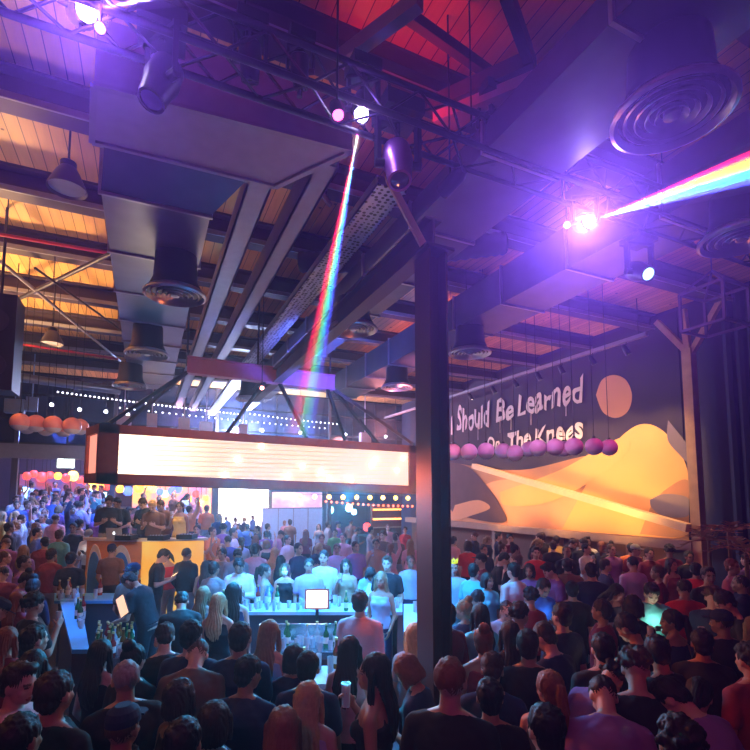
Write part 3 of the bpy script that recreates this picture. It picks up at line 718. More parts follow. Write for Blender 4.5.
screen(133, 484, 211, 514, 31, blotch('yard_glow_pink_orange', (.75, .16, .42), (1, .42, .1), 2.2, .8), 'added panel glowing like pink and orange yard light, behind the disc jockeys')
screen(219, 484, 268, 527, 31, blotch('yard_glow_white_cyan', (.85, .75, .95), (1, .9, .85), 4.5, .9), 'added panel glowing like blinding white yard light, right of the dark post')
screen(272, 492, 322, 508, 27, blotch('yard_glow_rose', (.5, .25, .5), (1, .6, .5), 1.8, .9), 'added glowing panel in place of pinkish posters, above the pale yard partition')
screen(20, 474, 100, 492, 33, blotch('yard_glow_blue_red', (.1, .12, .6), (.8, .1, .12), .9, 1.1), 'added panel glowing like dim red and blue lights, behind the far left crowd')
lo, hi = quad_px(263, 509, 322, 545, 25, .1); b = nb(); box(b, (lo[0], lo[1], 0), hi); pt = tag(obj('partition', b, mat('pale_partition', (.5, .6, .75), .6)), 'pale blue lit partition standing in the yard, behind the crowd', 'partition')
b = nb()
for t in (.25, .5, .75): x = lo[0]+(hi[0]-lo[0])*t; box(b, (x-.02, lo[1]-.02, 0), (x+.02, lo[1], hi[2]))
box(b, (lo[0]-.03, lo[1]-.03, hi[2]), (hi[0]+.03, hi[1]+.03, hi[2]+.05)); obj('trim_strip', b, CHAN, pt)
# orange backlit bar shelf near the column
lo, hi = quad_px(372, 508, 414, 526, 22.5, .1)
b = nb(); box(b, (lo[0], 22.5, 0), (hi[0], 22.7, hi[2]+.2)); o = tag(obj('bar_shelf', b, mat('shelf_brown', (.2, .07, .03), .6)), 'orange backlit shelf unit far behind, left of the column', 'shelf')
b = nb()
for z in (lo[2], (lo[2]+hi[2])/2, hi[2]): box(b, (lo[0], 22.2, z-.03), (hi[0], 22.5, z))
obj('shelf_board', b, TIMBER, o)
b = nb()
for z in ((lo[2]+hi[2])/2, hi[2]): box(b, (lo[0]+.05, 22.47, z-.12), (hi[0]-.05, 22.49, z-.05))
obj('light_strip', b, emis('shelf_strip_orange', (1, .35, .06), 5), o)
BC = [mat('bottle_amber', (.35, .12, .02), .15, trans=.4), mat('bottle_green', (.05, .22, .08), .15, trans=.4), mat('bottle_clear', (.7, .8, .85), .08, trans=.5), mat('bottle_red', (.4, .03, .03), .15, trans=.3)]
# lanterns
LM = [emis('lantern_orange', (1, .38, .04), 4.5), emis('lantern_red', (1, .06, .05), 3), emis('lantern_yellow', (1, .62, .1), 6), emis('lantern_blue', (.1, .18, 1), 3), emis('lantern_cyan', (.35, .75, 1), 6)]
lan = [(27, 476, 1), (34, 474, 1), (42, 477, 1), (50, 475, 1), (58, 476, 0), (66, 478, 1), (73, 476, 2), (80, 480, 1), (86, 481, 1), (92, 480, 2), (95, 485, 2), (25, 492, 4), (30, 494, 4), (100, 487, 0), (107, 486, 1), (120, 489, 0), (128, 491, 3), (139, 488, 0), (148, 487, 2), (153, 489, 2), (160, 492, 3), (165, 494, 4), (172, 491, 3), (178, 489, 3), (201, 503, 2), (206, 498, 0), (188, 499, 0), (196, 494, 1), (236, 500, 4), (88, 494, 4), (105, 497, 4), (45, 497, 4), (330, 510, 4), (349, 508, 4), (354, 512, 4), (367, 527, 1), (405, 521, 1), (410, 523, 1)]
cn = ['orange', 'red', 'yellow', 'blue', 'pale cyan']; seenl = {}
for i, (px, py, k) in enumerate(lan):
    v = 23.0+(i*37 % 30)*.1 if px < 212 else 23.5
    p = atv(px, py, v); o = empty('lantern', p, '', 'lamp', None); r = random.uniform(.14, .22)
    b = nb(); lathe(b, [(r*.4, -r), (r*.8, -r*.7), (r, 0), (r*.8, r*.7), (r*.4, r)], 14); obj('lantern_shade', b, LM[k], o, smooth=True)
    b = nb(); tube(b, (0, 0, r), (0, 0, 8.4-p.z), .012, seg=6); obj('cord', b, BLACKM, o)
    seenl.setdefault((k, px < 115, px > 300), []).append((px, o))
for (k, a, c), L in seenl.items():
    L.sort(key=lambda t: t[0]); where = 'behind the far left crowd' if a else 'near the far bar shelf' if c else 'behind the disc jockeys'
    for j, (px, o) in enumerate(L):
        pos = '' if len(L) == 1 else ', leftmost of %d' % len(L) if j == 0 else ', rightmost of %d' % len(L) if j == len(L)-1 else ', %s of %d from left' % (ORD(j+1), len(L))
        o['label'] = 'glowing %s lantern %s%s' % (cn[k], where, pos); o['group'] = 'lanterns in the yard'
b = nb(); box(b, (-12, 20.5, 8.4), (15.8, 33.9, 8.46)); struct('trim_20', b, mat('yard_canopy', (.05, .03, .06), .8))

# ------------------------------------------------------------------ bars
def cam_prism(b, quad, z0, z1):
    P = [flat(px, D)+Vector((0, 0, z0)) for px, D in quad]; prism(b, P, (0, 0, z1-z0))
BARTOP = mat('bar_top_pale', (.5, .55, .6), .25); BARFR = mat('bar_front_dark', (.06, .04, .05), .5); STST = mat('stainless_steel', (.5, .52, .55), .25, .9)
def counter(quad, label, h=1.1, top=None):
    b = nb(); cam_prism(b, quad, h-.05, h); o = obj('bar_counter', b, top or BARTOP); tag(o, label, 'counter')
    c = sum((flat(*q) for q in quad), Vector())/4; b = nb()
    P = [flat(*q)*.985+c*.015 for q in quad]; P = [c+(p-c)*.9 for p in P]; prism(b, P, (0, 0, h-.05)); obj('counter_front', b, BARFR, o); return o
counter(((222, 8.35), (222, 7.75), (402, 7.75), (402, 8.35)), 'long pale bar counter lit cyan, across the back of the central bar')
counter(((200, 5.35), (196, 4.85), (392, 4.85), (386, 5.35)), 'near counter of the central bar, behind the front row of heads')
counter(((403, 8.3), (403, 5.4), (424, 5.4), (424, 8.3)), 'side counter of the central bar next to the column')
b = nb(); cam_prism(b, ((260, 7.0), (260, 6.5), (385, 6.5), (385, 7.0)), 0, .88); o = tag(obj('service_station', b, STST), 'low steel bar station in the middle of the central bar, full of glasses', 'bar station')
b = nb(); cam_prism(b, ((262, 6.98), (262, 6.94), (383, 6.94), (383, 6.98)), .88, 1.12); obj('splash_back', b, STST, o)
b = nb()
for k in range(7): cam_prism(b, ((265+k*17, 6.49), (265+k*17, 6.47), (279+k*17, 6.47), (279+k*17, 6.49)), .15, .8)
obj('cabinet_door', b, BARFR, o)
counter(((60, 9.2), (60, 8.55), (148, 8.55), (148, 9.2)), 'counter across the back of the left bar, blue light painted on its top', top=mat('bar_top_painted_blue_light', (.08, .35, .6), .3))  # blue bar light painted into the colour of both left tops
counter(((66, 8.5), (80, 5.9), (97, 5.9), (86, 8.5)), 'side counter of the left bar, blue light painted on top, running towards the viewer', top=MATS['bar_top_painted_blue_light'])
b = nb(); cam_prism(b, ((99, 7.1), (99, 6.4), (140, 6.4), (140, 7.1)), 0, .84); o = tag(obj('bottle_station', b, STST), 'steel bottle station inside the left bar', 'bar station')
b = nb(); cam_prism(b, ((99, 6.38), (99, 6.3), (140, 6.3), (140, 6.38)), .45, .62); obj('speed_rail', b, STST, o)

def bottle_mesh():
    b = nb(); lathe(b, [(.034, 0), (.037, .01), (.037, .17), (.014, .22), (.013, .28), (.015, .285), (.015, .3)], 14); me = bpy.data.meshes.new('bottle'); bmesh.ops.recalc_face_normals(b, faces=b.faces); b.to_mesh(me); b.free(); return me
def cup_mesh(name, prof):
    b = nb(); lathe(b, prof, 14); bmesh.ops.recalc_face_normals(b, faces=b.faces); me = bpy.data.meshes.new(name); b.to_mesh(me); b.free(); return me
BMe = bottle_mesh(); LBL = mat('paper_label', (.75, .7, .6), .6); CAPM = mat('bottle_cap', (.6, .5, .2), .4, .6)
TUM = cup_mesh('tumbler', [(.028, 0), (.036, .11), (.033, .11), (.026, .012), (.002, .01)]); TALL = cup_mesh('highball', [(.03, 0), (.033, .16), (.03, .16), (.027, .012), (.002, .01)])
PLASTIC = mat('cup_plastic', (.8, .85, .9), .25, trans=.35); DRINK = mat('drink_amber', (.5, .25, .06), .2)
placed_items = {}
def item(kind, p, where, m=None, cn2=None):
    if kind == 'bottle':
        me = BMe.copy() if False else BMe
        o = bpy.data.objects.new('bottle', me); C.objects.link(o); 
        if not me.materials: me.materials.append(BC[0])
        o.material_slots[0].link = 'OBJECT'; o.material_slots[0].material = m
        b = nb(); lathe(b, [(.0378, .05), (.0378, .13), (.036, .13), (.036, .05)], 14, closed=True)
        if 'lab' not in placed_items:
            l_ = obj('bottle_label', b, LBL, o); placed_items['lab'] = l_.data
            b = nb(); lathe(b, [(.017, .285), (.017, .31), (.002, .312)], 10); placed_items['cap'] = obj('cap', b, CAPM, o).data
        else: b.free(); link('bottle_label', placed_items['lab'], None, o); link('cap', placed_items['cap'], None, o)
    else:
        me = TUM if kind == 'tumbler' else TALL
        o = bpy.data.objects.new('glass', me); C.objects.link(o)
        if not me.materials: me.materials.append(PLASTIC)
        if kind+'d' not in placed_items:
            b = nb(); h = .07 if kind == 'tumbler' else .11; tube(b, (0, 0, .014), (0, 0, h), .024, .029, 12); placed_items[kind+'d'] = obj('drink', b, DRINK, o).data
        elif random.random() < .6: link('drink', placed_items[kind+'d'], None, o)
    o.location = p; o.rotation_euler.z = random.random()*6; ALLITEMS.append((o, kind, where, cn2)); return o
ALLITEMS = []
BN = ['amber', 'green', 'clear', 'red']
random.seed(11)
def scatter(n, x0, x1, D0, D1, z, where, kinds):
    pts = []; tries = 0
    while len(pts) < n and tries < 2000:
        tries += 1; px = random.uniform(x0, x1); D = random.uniform(D0, D1); p = flat(px, D)
        if all((p-q).length > .085 for q in pts): pts.append(p)
    for p in pts:
        k = random.choice(kinds); p = p+Vector((0, 0, z)); j = random.randrange(4)
        item(k, p, where, BC[j] if k == 'bottle' else None, BN[j] if k == 'bottle' else 'clear')
scatter(46, 226, 400, 7.8, 8.3, 1.1, 'central bar back counter', ['tumbler', 'highball', 'bottle', 'tumbler'])
scatter(40, 264, 382, 6.55, 6.9, .88, 'central bar steel station', ['tumbler', 'highball', 'bottle'])
scatter(14, 275, 385, 4.95, 5.3, 1.1, 'central bar near counter', ['tumbler', 'highball', 'bottle'])
scatter(8, 406, 421, 5.6, 8.1, 1.1, 'side counter by the column', ['tumbler', 'highball'])
scatter(34, 101, 138, 6.45, 7.05, .84, 'left bar bottle station', ['bottle', 'bottle', 'tumbler'])
scatter(14, 64, 144, 8.6, 9.1, 1.1, 'left bar back counter', ['tumbler', 'bottle', 'highball'])
scatter(10, 80, 90, 6.1, 8.2, 1.1, 'left bar side counter', ['tumbler', 'bottle'])
grp = {}
for o, k, w, c_ in ALLITEMS:
    px, py, f = project(o.location); grp.setdefault((k, w, c_), []).append((px, f, o))
for (k, w, c_), L in grp.items():
    L.sort(key=lambda t: t[0]); kn = {'bottle': 'bottle with paper label', 'tumbler': 'short plastic tumbler', 'highball': 'tall straight glass'}[k]
    for j, (px, f, o) in enumerate(L):
        pos = '' if len(L) == 1 else ', leftmost of %d' % len(L) if j == 0 else ', rightmost of %d' % len(L) if j == len(L)-1 else ', %s of %d from left' % (ORD(j+1), len(L))
        o['label'] = '%s %s on %s%s' % (c_, kn, w, pos); o['category'] = 'bottle' if k == 'bottle' else 'glass'; o['group'] = 'bottles and glasses '+w
# till screen
p = at(317, 599, 7.55); p.z = 1.12
o = empty('till_monitor', (p.x, p.y, .88), 'glowing white till screen in a red-brown frame on the central bar', 'monitor', rz=-YAW)
tz = at(317, 599, 7.55).z-.88
b = nb(); bar(b, (-.18, 0, tz), (.18, 0, tz), .03, .3); obj('panel_frame', b, mat('till_frame', (.45, .1, .06), .5), o)
b = nb(); box(b, (-.155, -.022, tz-.125), (.155, -.014, tz+.125)); obj('screen', b, emis('till_screen_white', (1, .88, .86), 3.2), o)
b = nb(); tube(b, (0, .03, -.88), (0, .03, tz), .025, seg=10); box(b, (-.12, -.08, -.88), (.12, .12, -.86)); obj('stand', b, BLACKM, o)
# blue light on the counters comes from overhead spots (see lights)

# ------------------------------------------------------------------ disc jockey booth
bo = empty('dj_booth', (0, 0, 0), 'curved disc jockey booth with blue arches left and glowing yellow front right', 'booth')
c0 = flat(155, 11.6); bo.location = c0
def arc(t, r): # t 0..1 left to right
    a = R(215+110*t); xx = r*math.cos(a); yy = r*math.sin(a)*.42
    return Vector((xx*CY+yy*SY, -xx*SY+yy*CY, 0))
def arcwall(t0, t1, r0, r1, z0, z1, n=24):
    b = nb(); P = [arc(t0+(t1-t0)*i/n, r0) for i in range(n+1)]+[arc(t1-(t1-t0)*i/n, r1) for i in range(n+1)]
    prism(b, [p+Vector((0, 0, z0)) for p in P], (0, 0, z1-z0)); return b
RB = 1.62
obj('front_panel', arcwall(0, .52, RB, RB-.08, 0, 1.88), mat('booth_orange', (.8, .32, .08), .5), bo)
obj('front_panel', arcwall(.52, 1, RB, RB-.08, 0, 1.88), blotch('booth_glow_yellow', (1, .42, .03), (1, .62, .12), .9, 1.0), bo)
obj('worktop', arcwall(-.02, 1.02, RB+.07, RB-.55, 1.88, 1.94), mat('booth_top', (.75, .72, .7), .4), bo)
for k, (t, hw) in enumerate(((.13, .09), (.37, .09))):
    for (s, m2, rr) in ((1.0, mat('arch_white', (.8, .8, .85), .5), .02), (.8, mat('arch_blue', (.06, .25, .9), .5), .035)):
        b = nb(); P = []
        for i in range(17):
            a = math.pi*i/16; P.append(arc(t-hw*s*math.cos(a), RB+rr)+Vector((0, 0, 1.0+.8*s*math.sin(a))))
        prv = None
        P2 = P; inner = [arc(t-hw*s*.001*math.cos(math.pi*i/16), RB+rr)+Vector((0, 0, 1.0)) for i in range(17)]
        d = arc(t, 1).normalized()*.02; prism(b, [p for p in P]+[P[-1]-Vector((0, 0, .9)), P[0]-Vector((0, 0, .9))], -d)
        obj('arch_panel', b, m2, bo)
b = nb(); P = [arc(i/16, RB-.56) for i in range(17)]; P += [arc(1, RB-.56)+Vector((SY, CY, 0))*1.2+Vector((CY, -SY, 0))*.8, arc(0, RB-.56)+Vector((SY, CY, 0))*1.2-Vector((CY, -SY, 0))*.8]
prism(b, [c0+p for p in P], (0, 0, 1.05)); tag(obj('stage_platform', b, mat('stage_black', (.04, .04, .05), .6)), 'black stage platform behind the booth where the disc jockeys stand', 'platform')
# laptop, mixers, monitor
lp = flat(117, 10.85)+Vector((0, 0, 1.94)); o = empty('laptop', lp, 'silver laptop with a glowing logo open on the booth', 'laptop', rz=-YAW)
SILV = mat('laptop_silver', (.55, .6, .65), .35, .5)
b = nb(); box(b, (-.17, -.02, 0), (.17, .22, .015)); obj('base', b, SILV, o)
Ml = Matrix.Translation((0, -.02, .01)) @ Matrix.Rotation(R(12), 4, 'X')
b = nb(); box(b, (-.17, -.01, 0), (.17, 0, .24), Ml); obj('lid', b, SILV, o)
b = nb(); tube(b, Ml @ Vector((0, -.01, .12)), Ml @ Vector((0, -.014, .12)), .026, seg=16); tube(b, Ml @ Vector((.006, -.01, .154)), Ml @ Vector((.006, -.014, .154)), .008, seg=8); obj('lid_logo', b, emis('logo_white', (.9, .95, 1), 3), o)
def deck(px, D, label):
    p = flat(px, D)+Vector((0, 0, 1.94)); o = empty('dj_deck', p, label, 'mixer', rz=-YAW)
    b = nb(); box(b, (-.17, -.15, 0), (.17, .2, .1)); obj('body', b, BLACKM, o)
    b = nb(); tube(b, (0, .03, .1), (0, .03, .115), .12, seg=24); obj('platter', b, STST, o)
    b = nb()
    for i in range(5): tube(b, (-.12+i*.06, -.11, .1), (-.12+i*.06, -.11, .12), .012, seg=8)
    obj('knob', b, CHROME, o)
deck(128, 10.65, 'black disc jockey deck right of the laptop'); deck(160, 10.6, 'black disc jockey deck at the booth centre'); deck(188, 10.9, 'black disc jockey deck at the glowing right end')
# ------------------------------------------------------------------ people
def remesh(name, bm, vox, smooth_it=4, mats=()):
    bmesh.ops.recalc_face_normals(bm, faces=bm.faces)
    me = bpy.data.meshes.new('tmp'); bm.to_mesh(me); bm.free(); o = bpy.data.objects.new('tmp', me)
    md = o.modifiers.new('r', 'REMESH'); md.mode = 'VOXEL'; md.voxel_size = vox; md.use_smooth_shade = True
    s = o.modifiers.new('s', 'SMOOTH'); s.iterations = smooth_it; s.factor = .5
    out = evaluate(o); out.name = name; bpy.data.meshes.remove(me)
    for p in out.polygons: p.use_smooth = True
    out.materials.clear()
    for m in mats: out.materials.append(m)
    return out
SK = [mat('skin_light', (.55, .34, .26), .5, var=.06), mat('skin_tan', (.42, .24, .16), .5, var=.06), mat('skin_olive', (.34, .19, .12), .5, var=.06)]
LIP = mat('lip_rose', (.35, .1, .09), .4); EYEW = mat('eye_dark', (.1, .06, .05), .3); BROW = mat('brow_dark', (.14, .08, .055), .7)
HP = Vector((0, 0, 1.5))        # head pivot
def head_parts(bm, M, fem):
    w = .94 if fem else 1.0
    ball(bm, (0, -.008, .145), (.077*w, .096, .1), M, 20, 14); ball(bm, (0, .022, .085), (.06*w, .07, .07), M, 16, 10); ball(bm, (0, .058, .045), (.032*w, .03, .024), M, 12, 8)
    ball(bm, (0, .068, .15), (.055*w, .024, .018), M, 12, 8)                       # brow
    ball(bm, (0, .097, .103), (.013, .016, .014), M, 10, 6); ball(bm, (0, .088, .125), (.009, .014, .024), M, 10, 6)   # nose
    ball(bm, (0, .085, .068), (.024, .012, .008), M, 10, 6); ball(bm, (0, .084, .056), (.019, .012, .008), M, 10, 6)   # lips
    for s in (-1, 1):
        ball(bm, (s*.078*w, -.005, .115), (.01, .02, .032), M, 10, 6); ball(bm, (s*.04*w, .06, .1), (.022, .02, .02), M, 10, 6)
def hand(bm, w, d, pn, side, curl):
    """w wrist, d hand direction, pn palm normal, side direction of thumb"""
    d = d.normalized(); pn = (pn-d*pn.dot(d)).normalized(); th = d.cross(pn).normalized()*side
    base = w+d*.085
    for t in (-.024, -.008, .008, .024): cap(bm, w+d*.01+th*t*.7, .016, base+th*t*1.15, .0115, 8)
    Ls = (.062, .074, .07, .055)
    for k, t in enumerate((.031, .0105, -.0105, -.031)):
        p = base+th*t; a = 0; r = .0082
        for j, f in enumerate((.45, .32, .25)):
            a += curl*(.55+.12*j); q = p+(d*math.cos(a)+pn*math.sin(a))*Ls[k]*f*1.15+th*t*.06; cap(bm, p, r, q, r*.92, 7); p = q; r *= .93
    p = w+d*.025+th*.026; q = p+(d*.6+th*.75+pn*.25).normalized()*.038; cap(bm, p, .0125, q, .01, 8); cap(bm, q, .01, q+(d*.9+th*.15+pn*(.3+curl*.5)).normalized()*.035, .0085, 8)
    return w+d*.075+pn*.028
# pose: right/left (elbow, wrist) given relative to the shoulder centre, head yaw/pitch/roll, lean
A_DN = ((.05, -.03, -.29), (.06, .06, -.54)); A_DN2 = ((.06, -.02, -.29), (.02, .12, -.5))
A_FWD = ((.06, .02, -.28), (-.06, .25, -.2)); A_BAR = ((.08, .1, -.26), (.0, .34, -.24)); A_UPD = ((.07, .06, -.26), (-.03, .2, -.02))
A_HI = ((.1, .06, .22), (.06, .12, .48)); A_CHEEK = ((.04, .16, -.2), (-.09, .16, .06)); A_HUG = ((.12, .16, -.2), (.1, .4, -.05))
POSES = {'stand': (A_DN, A_DN2, (0, 0, 0), 0), 'phone': (A_FWD, A_FWD, (0, -32, 0), 4), 'drink': (A_UPD, A_DN, (8, 0, 2), 0), 'lean': (A_BAR, A_BAR, (0, -12, 0), 16),
         'raise': (A_HI, A_DN2, (-10, 12, 0), 0), 'cheek': (A_DN2, A_CHEEK, (-20, -6, 0), 3), 'turn': (A_DN2, A_UPD, (48, -3, 0), 0), 'work': (A_BAR, A_BAR, (0, -38, 0), 22), 'hug': (A_HUG, A_DN, (-25, -8, 0), 4), 'hunch': (A_FWD, A_DN2, (10, -35, 0), 28)}
CACHE = {}
def torso_rings(f, g):
    if f: R_ = [(.86, .15, .115), (.93, .168, .125), (1.02, .15, .11), (1.1, .127, .1), (1.18, .132, .105), (1.27, .155, .13), (1.34, .158, .115), (1.40, .16, .095), (1.44, .115, .075), (1.475, .055, .055)]
    else: R_ = [(.86, .155, .12), (.93, .163, .125), (1.02, .155, .118), (1.12, .155, .115), (1.22, .17, .12), (1.32, .186, .128), (1.385, .175, .112), (1.43, .13, .088), (1.46, .085, .07), (1.485, .06, .06)]
    return [(0, -.01 if z < 1.3 else -.012, z, rx+g, ry+g) for z, rx, ry in R_]
def frame(fem, pose):
    a_r, a_l, hr, lean = POSES[pose]
    L = Matrix.Translation((0, 0, .95)) @ Matrix.Rotation(-R(lean), 4, 'X') @ Matrix.Translation((0, 0, -.95))
    sx = .155 if fem else .178; k = .93 if fem else 1.0; arms = []
    for s, (e, w) in ((1, a_r), (-1, a_l)):
        sh = Vector((s*sx, -.012, 1.385)); el = sh+Vector((s*e[0], e[1], e[2]))*k; wr = sh+Vector((s*w[0], w[1], w[2]))*k
        arms.append((s, L @ sh, L @ el, L @ wr))
    HM = L @ Matrix.Translation(HP) @ Matrix.Rotation(R(hr[0]), 4, 'Z') @ Matrix.Rotation(R(hr[1]), 4, 'X') @ Matrix.Rotation(R(hr[2]), 4, 'Y')
    return L, arms, HM
def curl_of(pose): return {'phone': .75, 'drink': 1.0, 'hunch': .7, 'turn': 1.0, 'raise': .35}.get(pose, .45)
def body_mesh(fem, pose):
    key = ('b', fem, pose)
    if key in CACHE: return CACHE[key]
    L, arms, HM = frame(fem, pose); bm = nb(); loft(bm, torso_rings(fem, 0), 24, L)
    if fem:
        for s in (-1, 1): ball(bm, (s*.068, .085, 1.29), (.058, .05, .058), L)
    k = .9 if fem else 1.0; grips = []
    for s, sh, el, wr in arms:
        cap(bm, L @ Vector((s*.03, -.025, 1.465)), .045, sh+Vector((0, 0, .008)), .048*k)
        ball(bm, sh-Vector((0, 0, .01)), .053*k); cap(bm, sh, .052*k, el, .039*k); cap(bm, el, .04*k, wr, .026*k)
        grips.append(hand(bm, wr, (wr-el).normalized() if pose not in ('phone', 'hunch') else ((wr-el).normalized()+Vector((0, 0, .25))), Vector((-s*.6, .1, .5)) if pose in ('phone', 'hunch', 'work', 'lean') and pose in ('phone', 'hunch') else Vector((-s, .1, 0)) if pose not in ('lean', 'work') else Vector((-s*.1, 0, -1)), s, curl_of(pose)))
    for s in (-1, 1):
        hip = Vector((s*.085, -.005, .9)); kn = Vector((s*.1, .02, .49)); an = Vector((s*.11, -.01, .09))
        cap(bm, hip, .088*k, kn, .056*k); cap(bm, kn, .055*k, kn*.62+an*.38+Vector((0, -.02, 0)), .054*k); cap(bm, kn*.62+an*.38+Vector((0, -.02, 0)), .054*k, an, .035*k)
        cap(bm, an-Vector((0, 0, .045)), .034, an+Vector((s*.015, .13, -.055)), .028)
    cap(bm, L @ Vector((0, -.022, 1.43)), .06*k, HM @ Vector((0, -.02, .07)), .053*k)
    head_parts(bm, HM, fem)
    me = remesh('person_body', bm, .0085, 2, (SK[0], EYEW, LIP, BROW)); inv = HM.inverted()
    for p in me.polygons:
        c = inv @ p.center
        if c.y > .045 and abs(c.z-.1) < .1:
            w = .94 if fem else 1
            for s in (-1, 1):
                if ((c.x-s*.031*w)/.015)**2+((c.z-.132)/.0065)**2 < 1: p.material_index = 1
                if abs(c.x-s*.031*w) < .02 and abs(c.z-.15-.1*(.02-abs(abs(c.x)-.031))) < (.005 if fem else .007): p.material_index = 3
            if (c.x/.025)**2+((c.z-.062)/.0125)**2 < 1 and c.y > .07: p.material_index = 2
    CACHE[key] = (me, grips, HM); return CACHE[key]
def top_mesh(fem, pose, kind):
    key = ('t', fem, pose, kind)
    if key in CACHE: return CACHE[key]
    L, arms, HM = frame(fem, pose); bm = nb(); g = .016 if kind != 'jacket' else .03; rg = torso_rings(fem, g)
    rg = [r for r in rg if r[2] > .88]; 
    if kind == 'tank': rg = [r for r in rg if r[2] < 1.43]; rg = [(cx, cy, cz, rx*(1 if cz < 1.3 else .88), ry) for cx, cy, cz, rx, ry in rg]
    if kind == 'dress': rg = [(0, 0, .62, .2, .17), (0, 0, .75, .19, .15)]+[r for r in rg if r[2] < 1.4]
    loft(bm, rg, 28, L)
    if fem:
        for s in (-1, 1): ball(bm, (s*.068, .088, 1.29), (.064, .056, .062), L)
    if kind in ('tank', 'dress'):
        for s in (-1, 1): cap(bm, L @ Vector((s*.085, .07, 1.36)), .014, L @ Vector((s*.08, -.02, 1.47)), .016, 8); cap(bm, L @ Vector((s*.08, -.02, 1.47)), .016, L @ Vector((s*.09, -.1, 1.36)), .014, 8)
    k = .9 if fem else 1.0
    if kind not in ('tank', 'dress'):
        for s, sh, el, wr in arms:
            cap(bm, L @ Vector((s*.045, -.025, 1.445)), .045+g*.6, sh+Vector((0, 0, .004)), .048*k+g)
            ball(bm, sh-Vector((0, 0, .01)), (.052*k+g*.8)); e = sh.lerp(el, .62)
            if kind == 'tee': cap(bm, sh, .052*k+g, e, .047*k+g*1.3)
            else: cap(bm, sh, .052*k+g, el, .04*k+g); cap(bm, el, .041*k+g, el.lerp(wr, .93), .028*k+g*.8)
    if kind == 'jacket': lathe(bm, [(.075, 1.43), (.085, 1.47), (.08, 1.52), (.062, 1.5), (.06, 1.44)], 20, L, closed=True)
    me = remesh('top', bm, .014, 3, (BROW,))
    NR = [v.normal.copy() for v in me.vertices]
    for v, nr in zip(me.vertices, NR):
        q = v.co*9; v.co += nr*(.006*noise.noise(q)+.004*noise.noise(q*2.7))
    CACHE[key] = me; return me
def trousers_mesh(fem):
    key = ('p', fem)
    if key in CACHE: return CACHE[key]
    bm = nb(); k = .9 if fem else 1.0
    loft(bm, [(0, -.01, z, r+.012, q+.012) for z, r, q in ((.83, .14, .11), (.88, .158, .122), (.95, .165, .125), (.985, .156, .118))], 24)
    for s in (-1, 1):
        hip = Vector((s*.085, -.005, .88)); kn = Vector((s*.1, .02, .49)); an = Vector((s*.11, -.01, .1)); cap(bm, hip, .09*k+.01, kn, .06*k+.012); cap(bm, kn, .06*k+.012, an, .045*k+.01)
    me = remesh('trousers', bm, .018, 3, (BROW,)); CACHE[key] = me; return me
def shoe_mesh():
    if 'shoe' in CACHE: return CACHE['shoe']
    bm = nb(); loft(bm, [(0, .04, .0, .042, .125), (0, .04, .02, .045, .13), (0, .035, .045, .042, .118), (0, .01, .075, .04, .075), (0, -.015, .11, .036, .045)], 18)
    me = remesh('shoe', bm, .012, 2, (BLACKM,)); CACHE['shoe'] = me; return me
def hair_mesh(kind):
    key = ('h', kind)
    if key in CACHE: return CACHE[key]
    bm = nb(); rnd = random.Random(3)
    if kind in ('short', 'quiff'):
        ball(bm, (0, -.022, .165), (.087, .1, .092), seg=20, rings=14); ball(bm, (0, -.055, .1), (.07, .055, .06), seg=16, rings=10)
        if kind == 'quiff': ball(bm, (0, .035, .235), (.06, .05, .03)); ball(bm, (.01, .055, .24), (.04, .035, .028))
        for i in range(26):
            a = rnd.uniform(0, 6.28); e = rnd.uniform(.5, 1.5); ball(bm, (.084*math.cos(a)*math.cos(e), -.022+.094*math.sin(a)*math.cos(e), .165+.09*math.sin(e)), (.016, .018, .01), seg=8, rings=5)
    elif kind == 'buzz': ball(bm, (0, -.019, .156), (.081, .094, .094), seg=20, rings=14)
    elif kind == 'curly':
        ball(bm, (0, -.02, .165), (.088, .1, .09))
        for i in range(70):
            a = rnd.uniform(0, 6.28); e = rnd.uniform(-.3, 1.5); x, y, z = .092*math.cos(a)*math.cos(e), -.025+.104*math.sin(a)*math.cos(e), .16+.1*math.sin(e)
            if y > .05 and z < .2: continue
            ball(bm, (x, y, z), rnd.uniform(.018, .027), seg=8, rings=6)
    elif kind == 'bob':
        ball(bm, (0, -.022, .16), (.092, .106, .1), seg=20, rings=14)
        loft(bm, [(0, -.045, .02, .088, .07), (0, -.045, .06, .1, .08), (0, -.035, .12, .1, .085), (0, -.03, .18, .09, .085)], 24)
        for s in (-1, 1): cap(bm, (s*.08, .02, .15), .024, (s*.082, .03, .03), .02)
    else:
        ball(bm, (0, -.022, .162), (.088, .103, .098), seg=20, rings=14); ball(bm, (0, -.06, .1), (.075, .05, .07), seg=16, rings=10)
        if kind == 'long':
            loft(bm, [(.01, -.125, -.3, .035, .015), (0, -.13, -.24, .085, .028), (0, -.135, -.14, .112, .038), (0, -.115, -.04, .1, .045), (0, -.08, .04, .085, .055), (0, -.055, .1, .088, .07), (0, -.04, .16, .088, .08)], 28)
            for s in (-1, 1): cap(bm, (s*.083, .0, .15), .024, (s*.088, .01, .03), .025); cap(bm, (s*.088, .01, .03), .025, (s*.098, -.01, -.13), .018)
        if kind == 'tail': ball(bm, (0, -.13, .17), (.03, .03, .03)); cap(bm, (0, -.14, .17), .032, (0, -.16, .03), .035); cap(bm, (0, -.16, .03), .035, (0, -.15, -.1), .014)
        if kind == 'bun': ball(bm, (0, -.075, .265), (.052, .052, .047), seg=16, rings=10)
    me = remesh('hair', bm, .0085, 2, (BROW,))
    NR = [v.normal.copy() for v in me.vertices]
    for v, nr in zip(me.vertices, NR):
        a = math.atan2(v.co.x, v.co.y+.02)
        st = .0042*math.sin(a*(46 if kind not in ('long',) else 30)+7*noise.noise(v.co*6))+.006*noise.noise(Vector((v.co.x*40, v.co.y*40, v.co.z*6))); v.co += nr*st
    CACHE[key] = me; return me
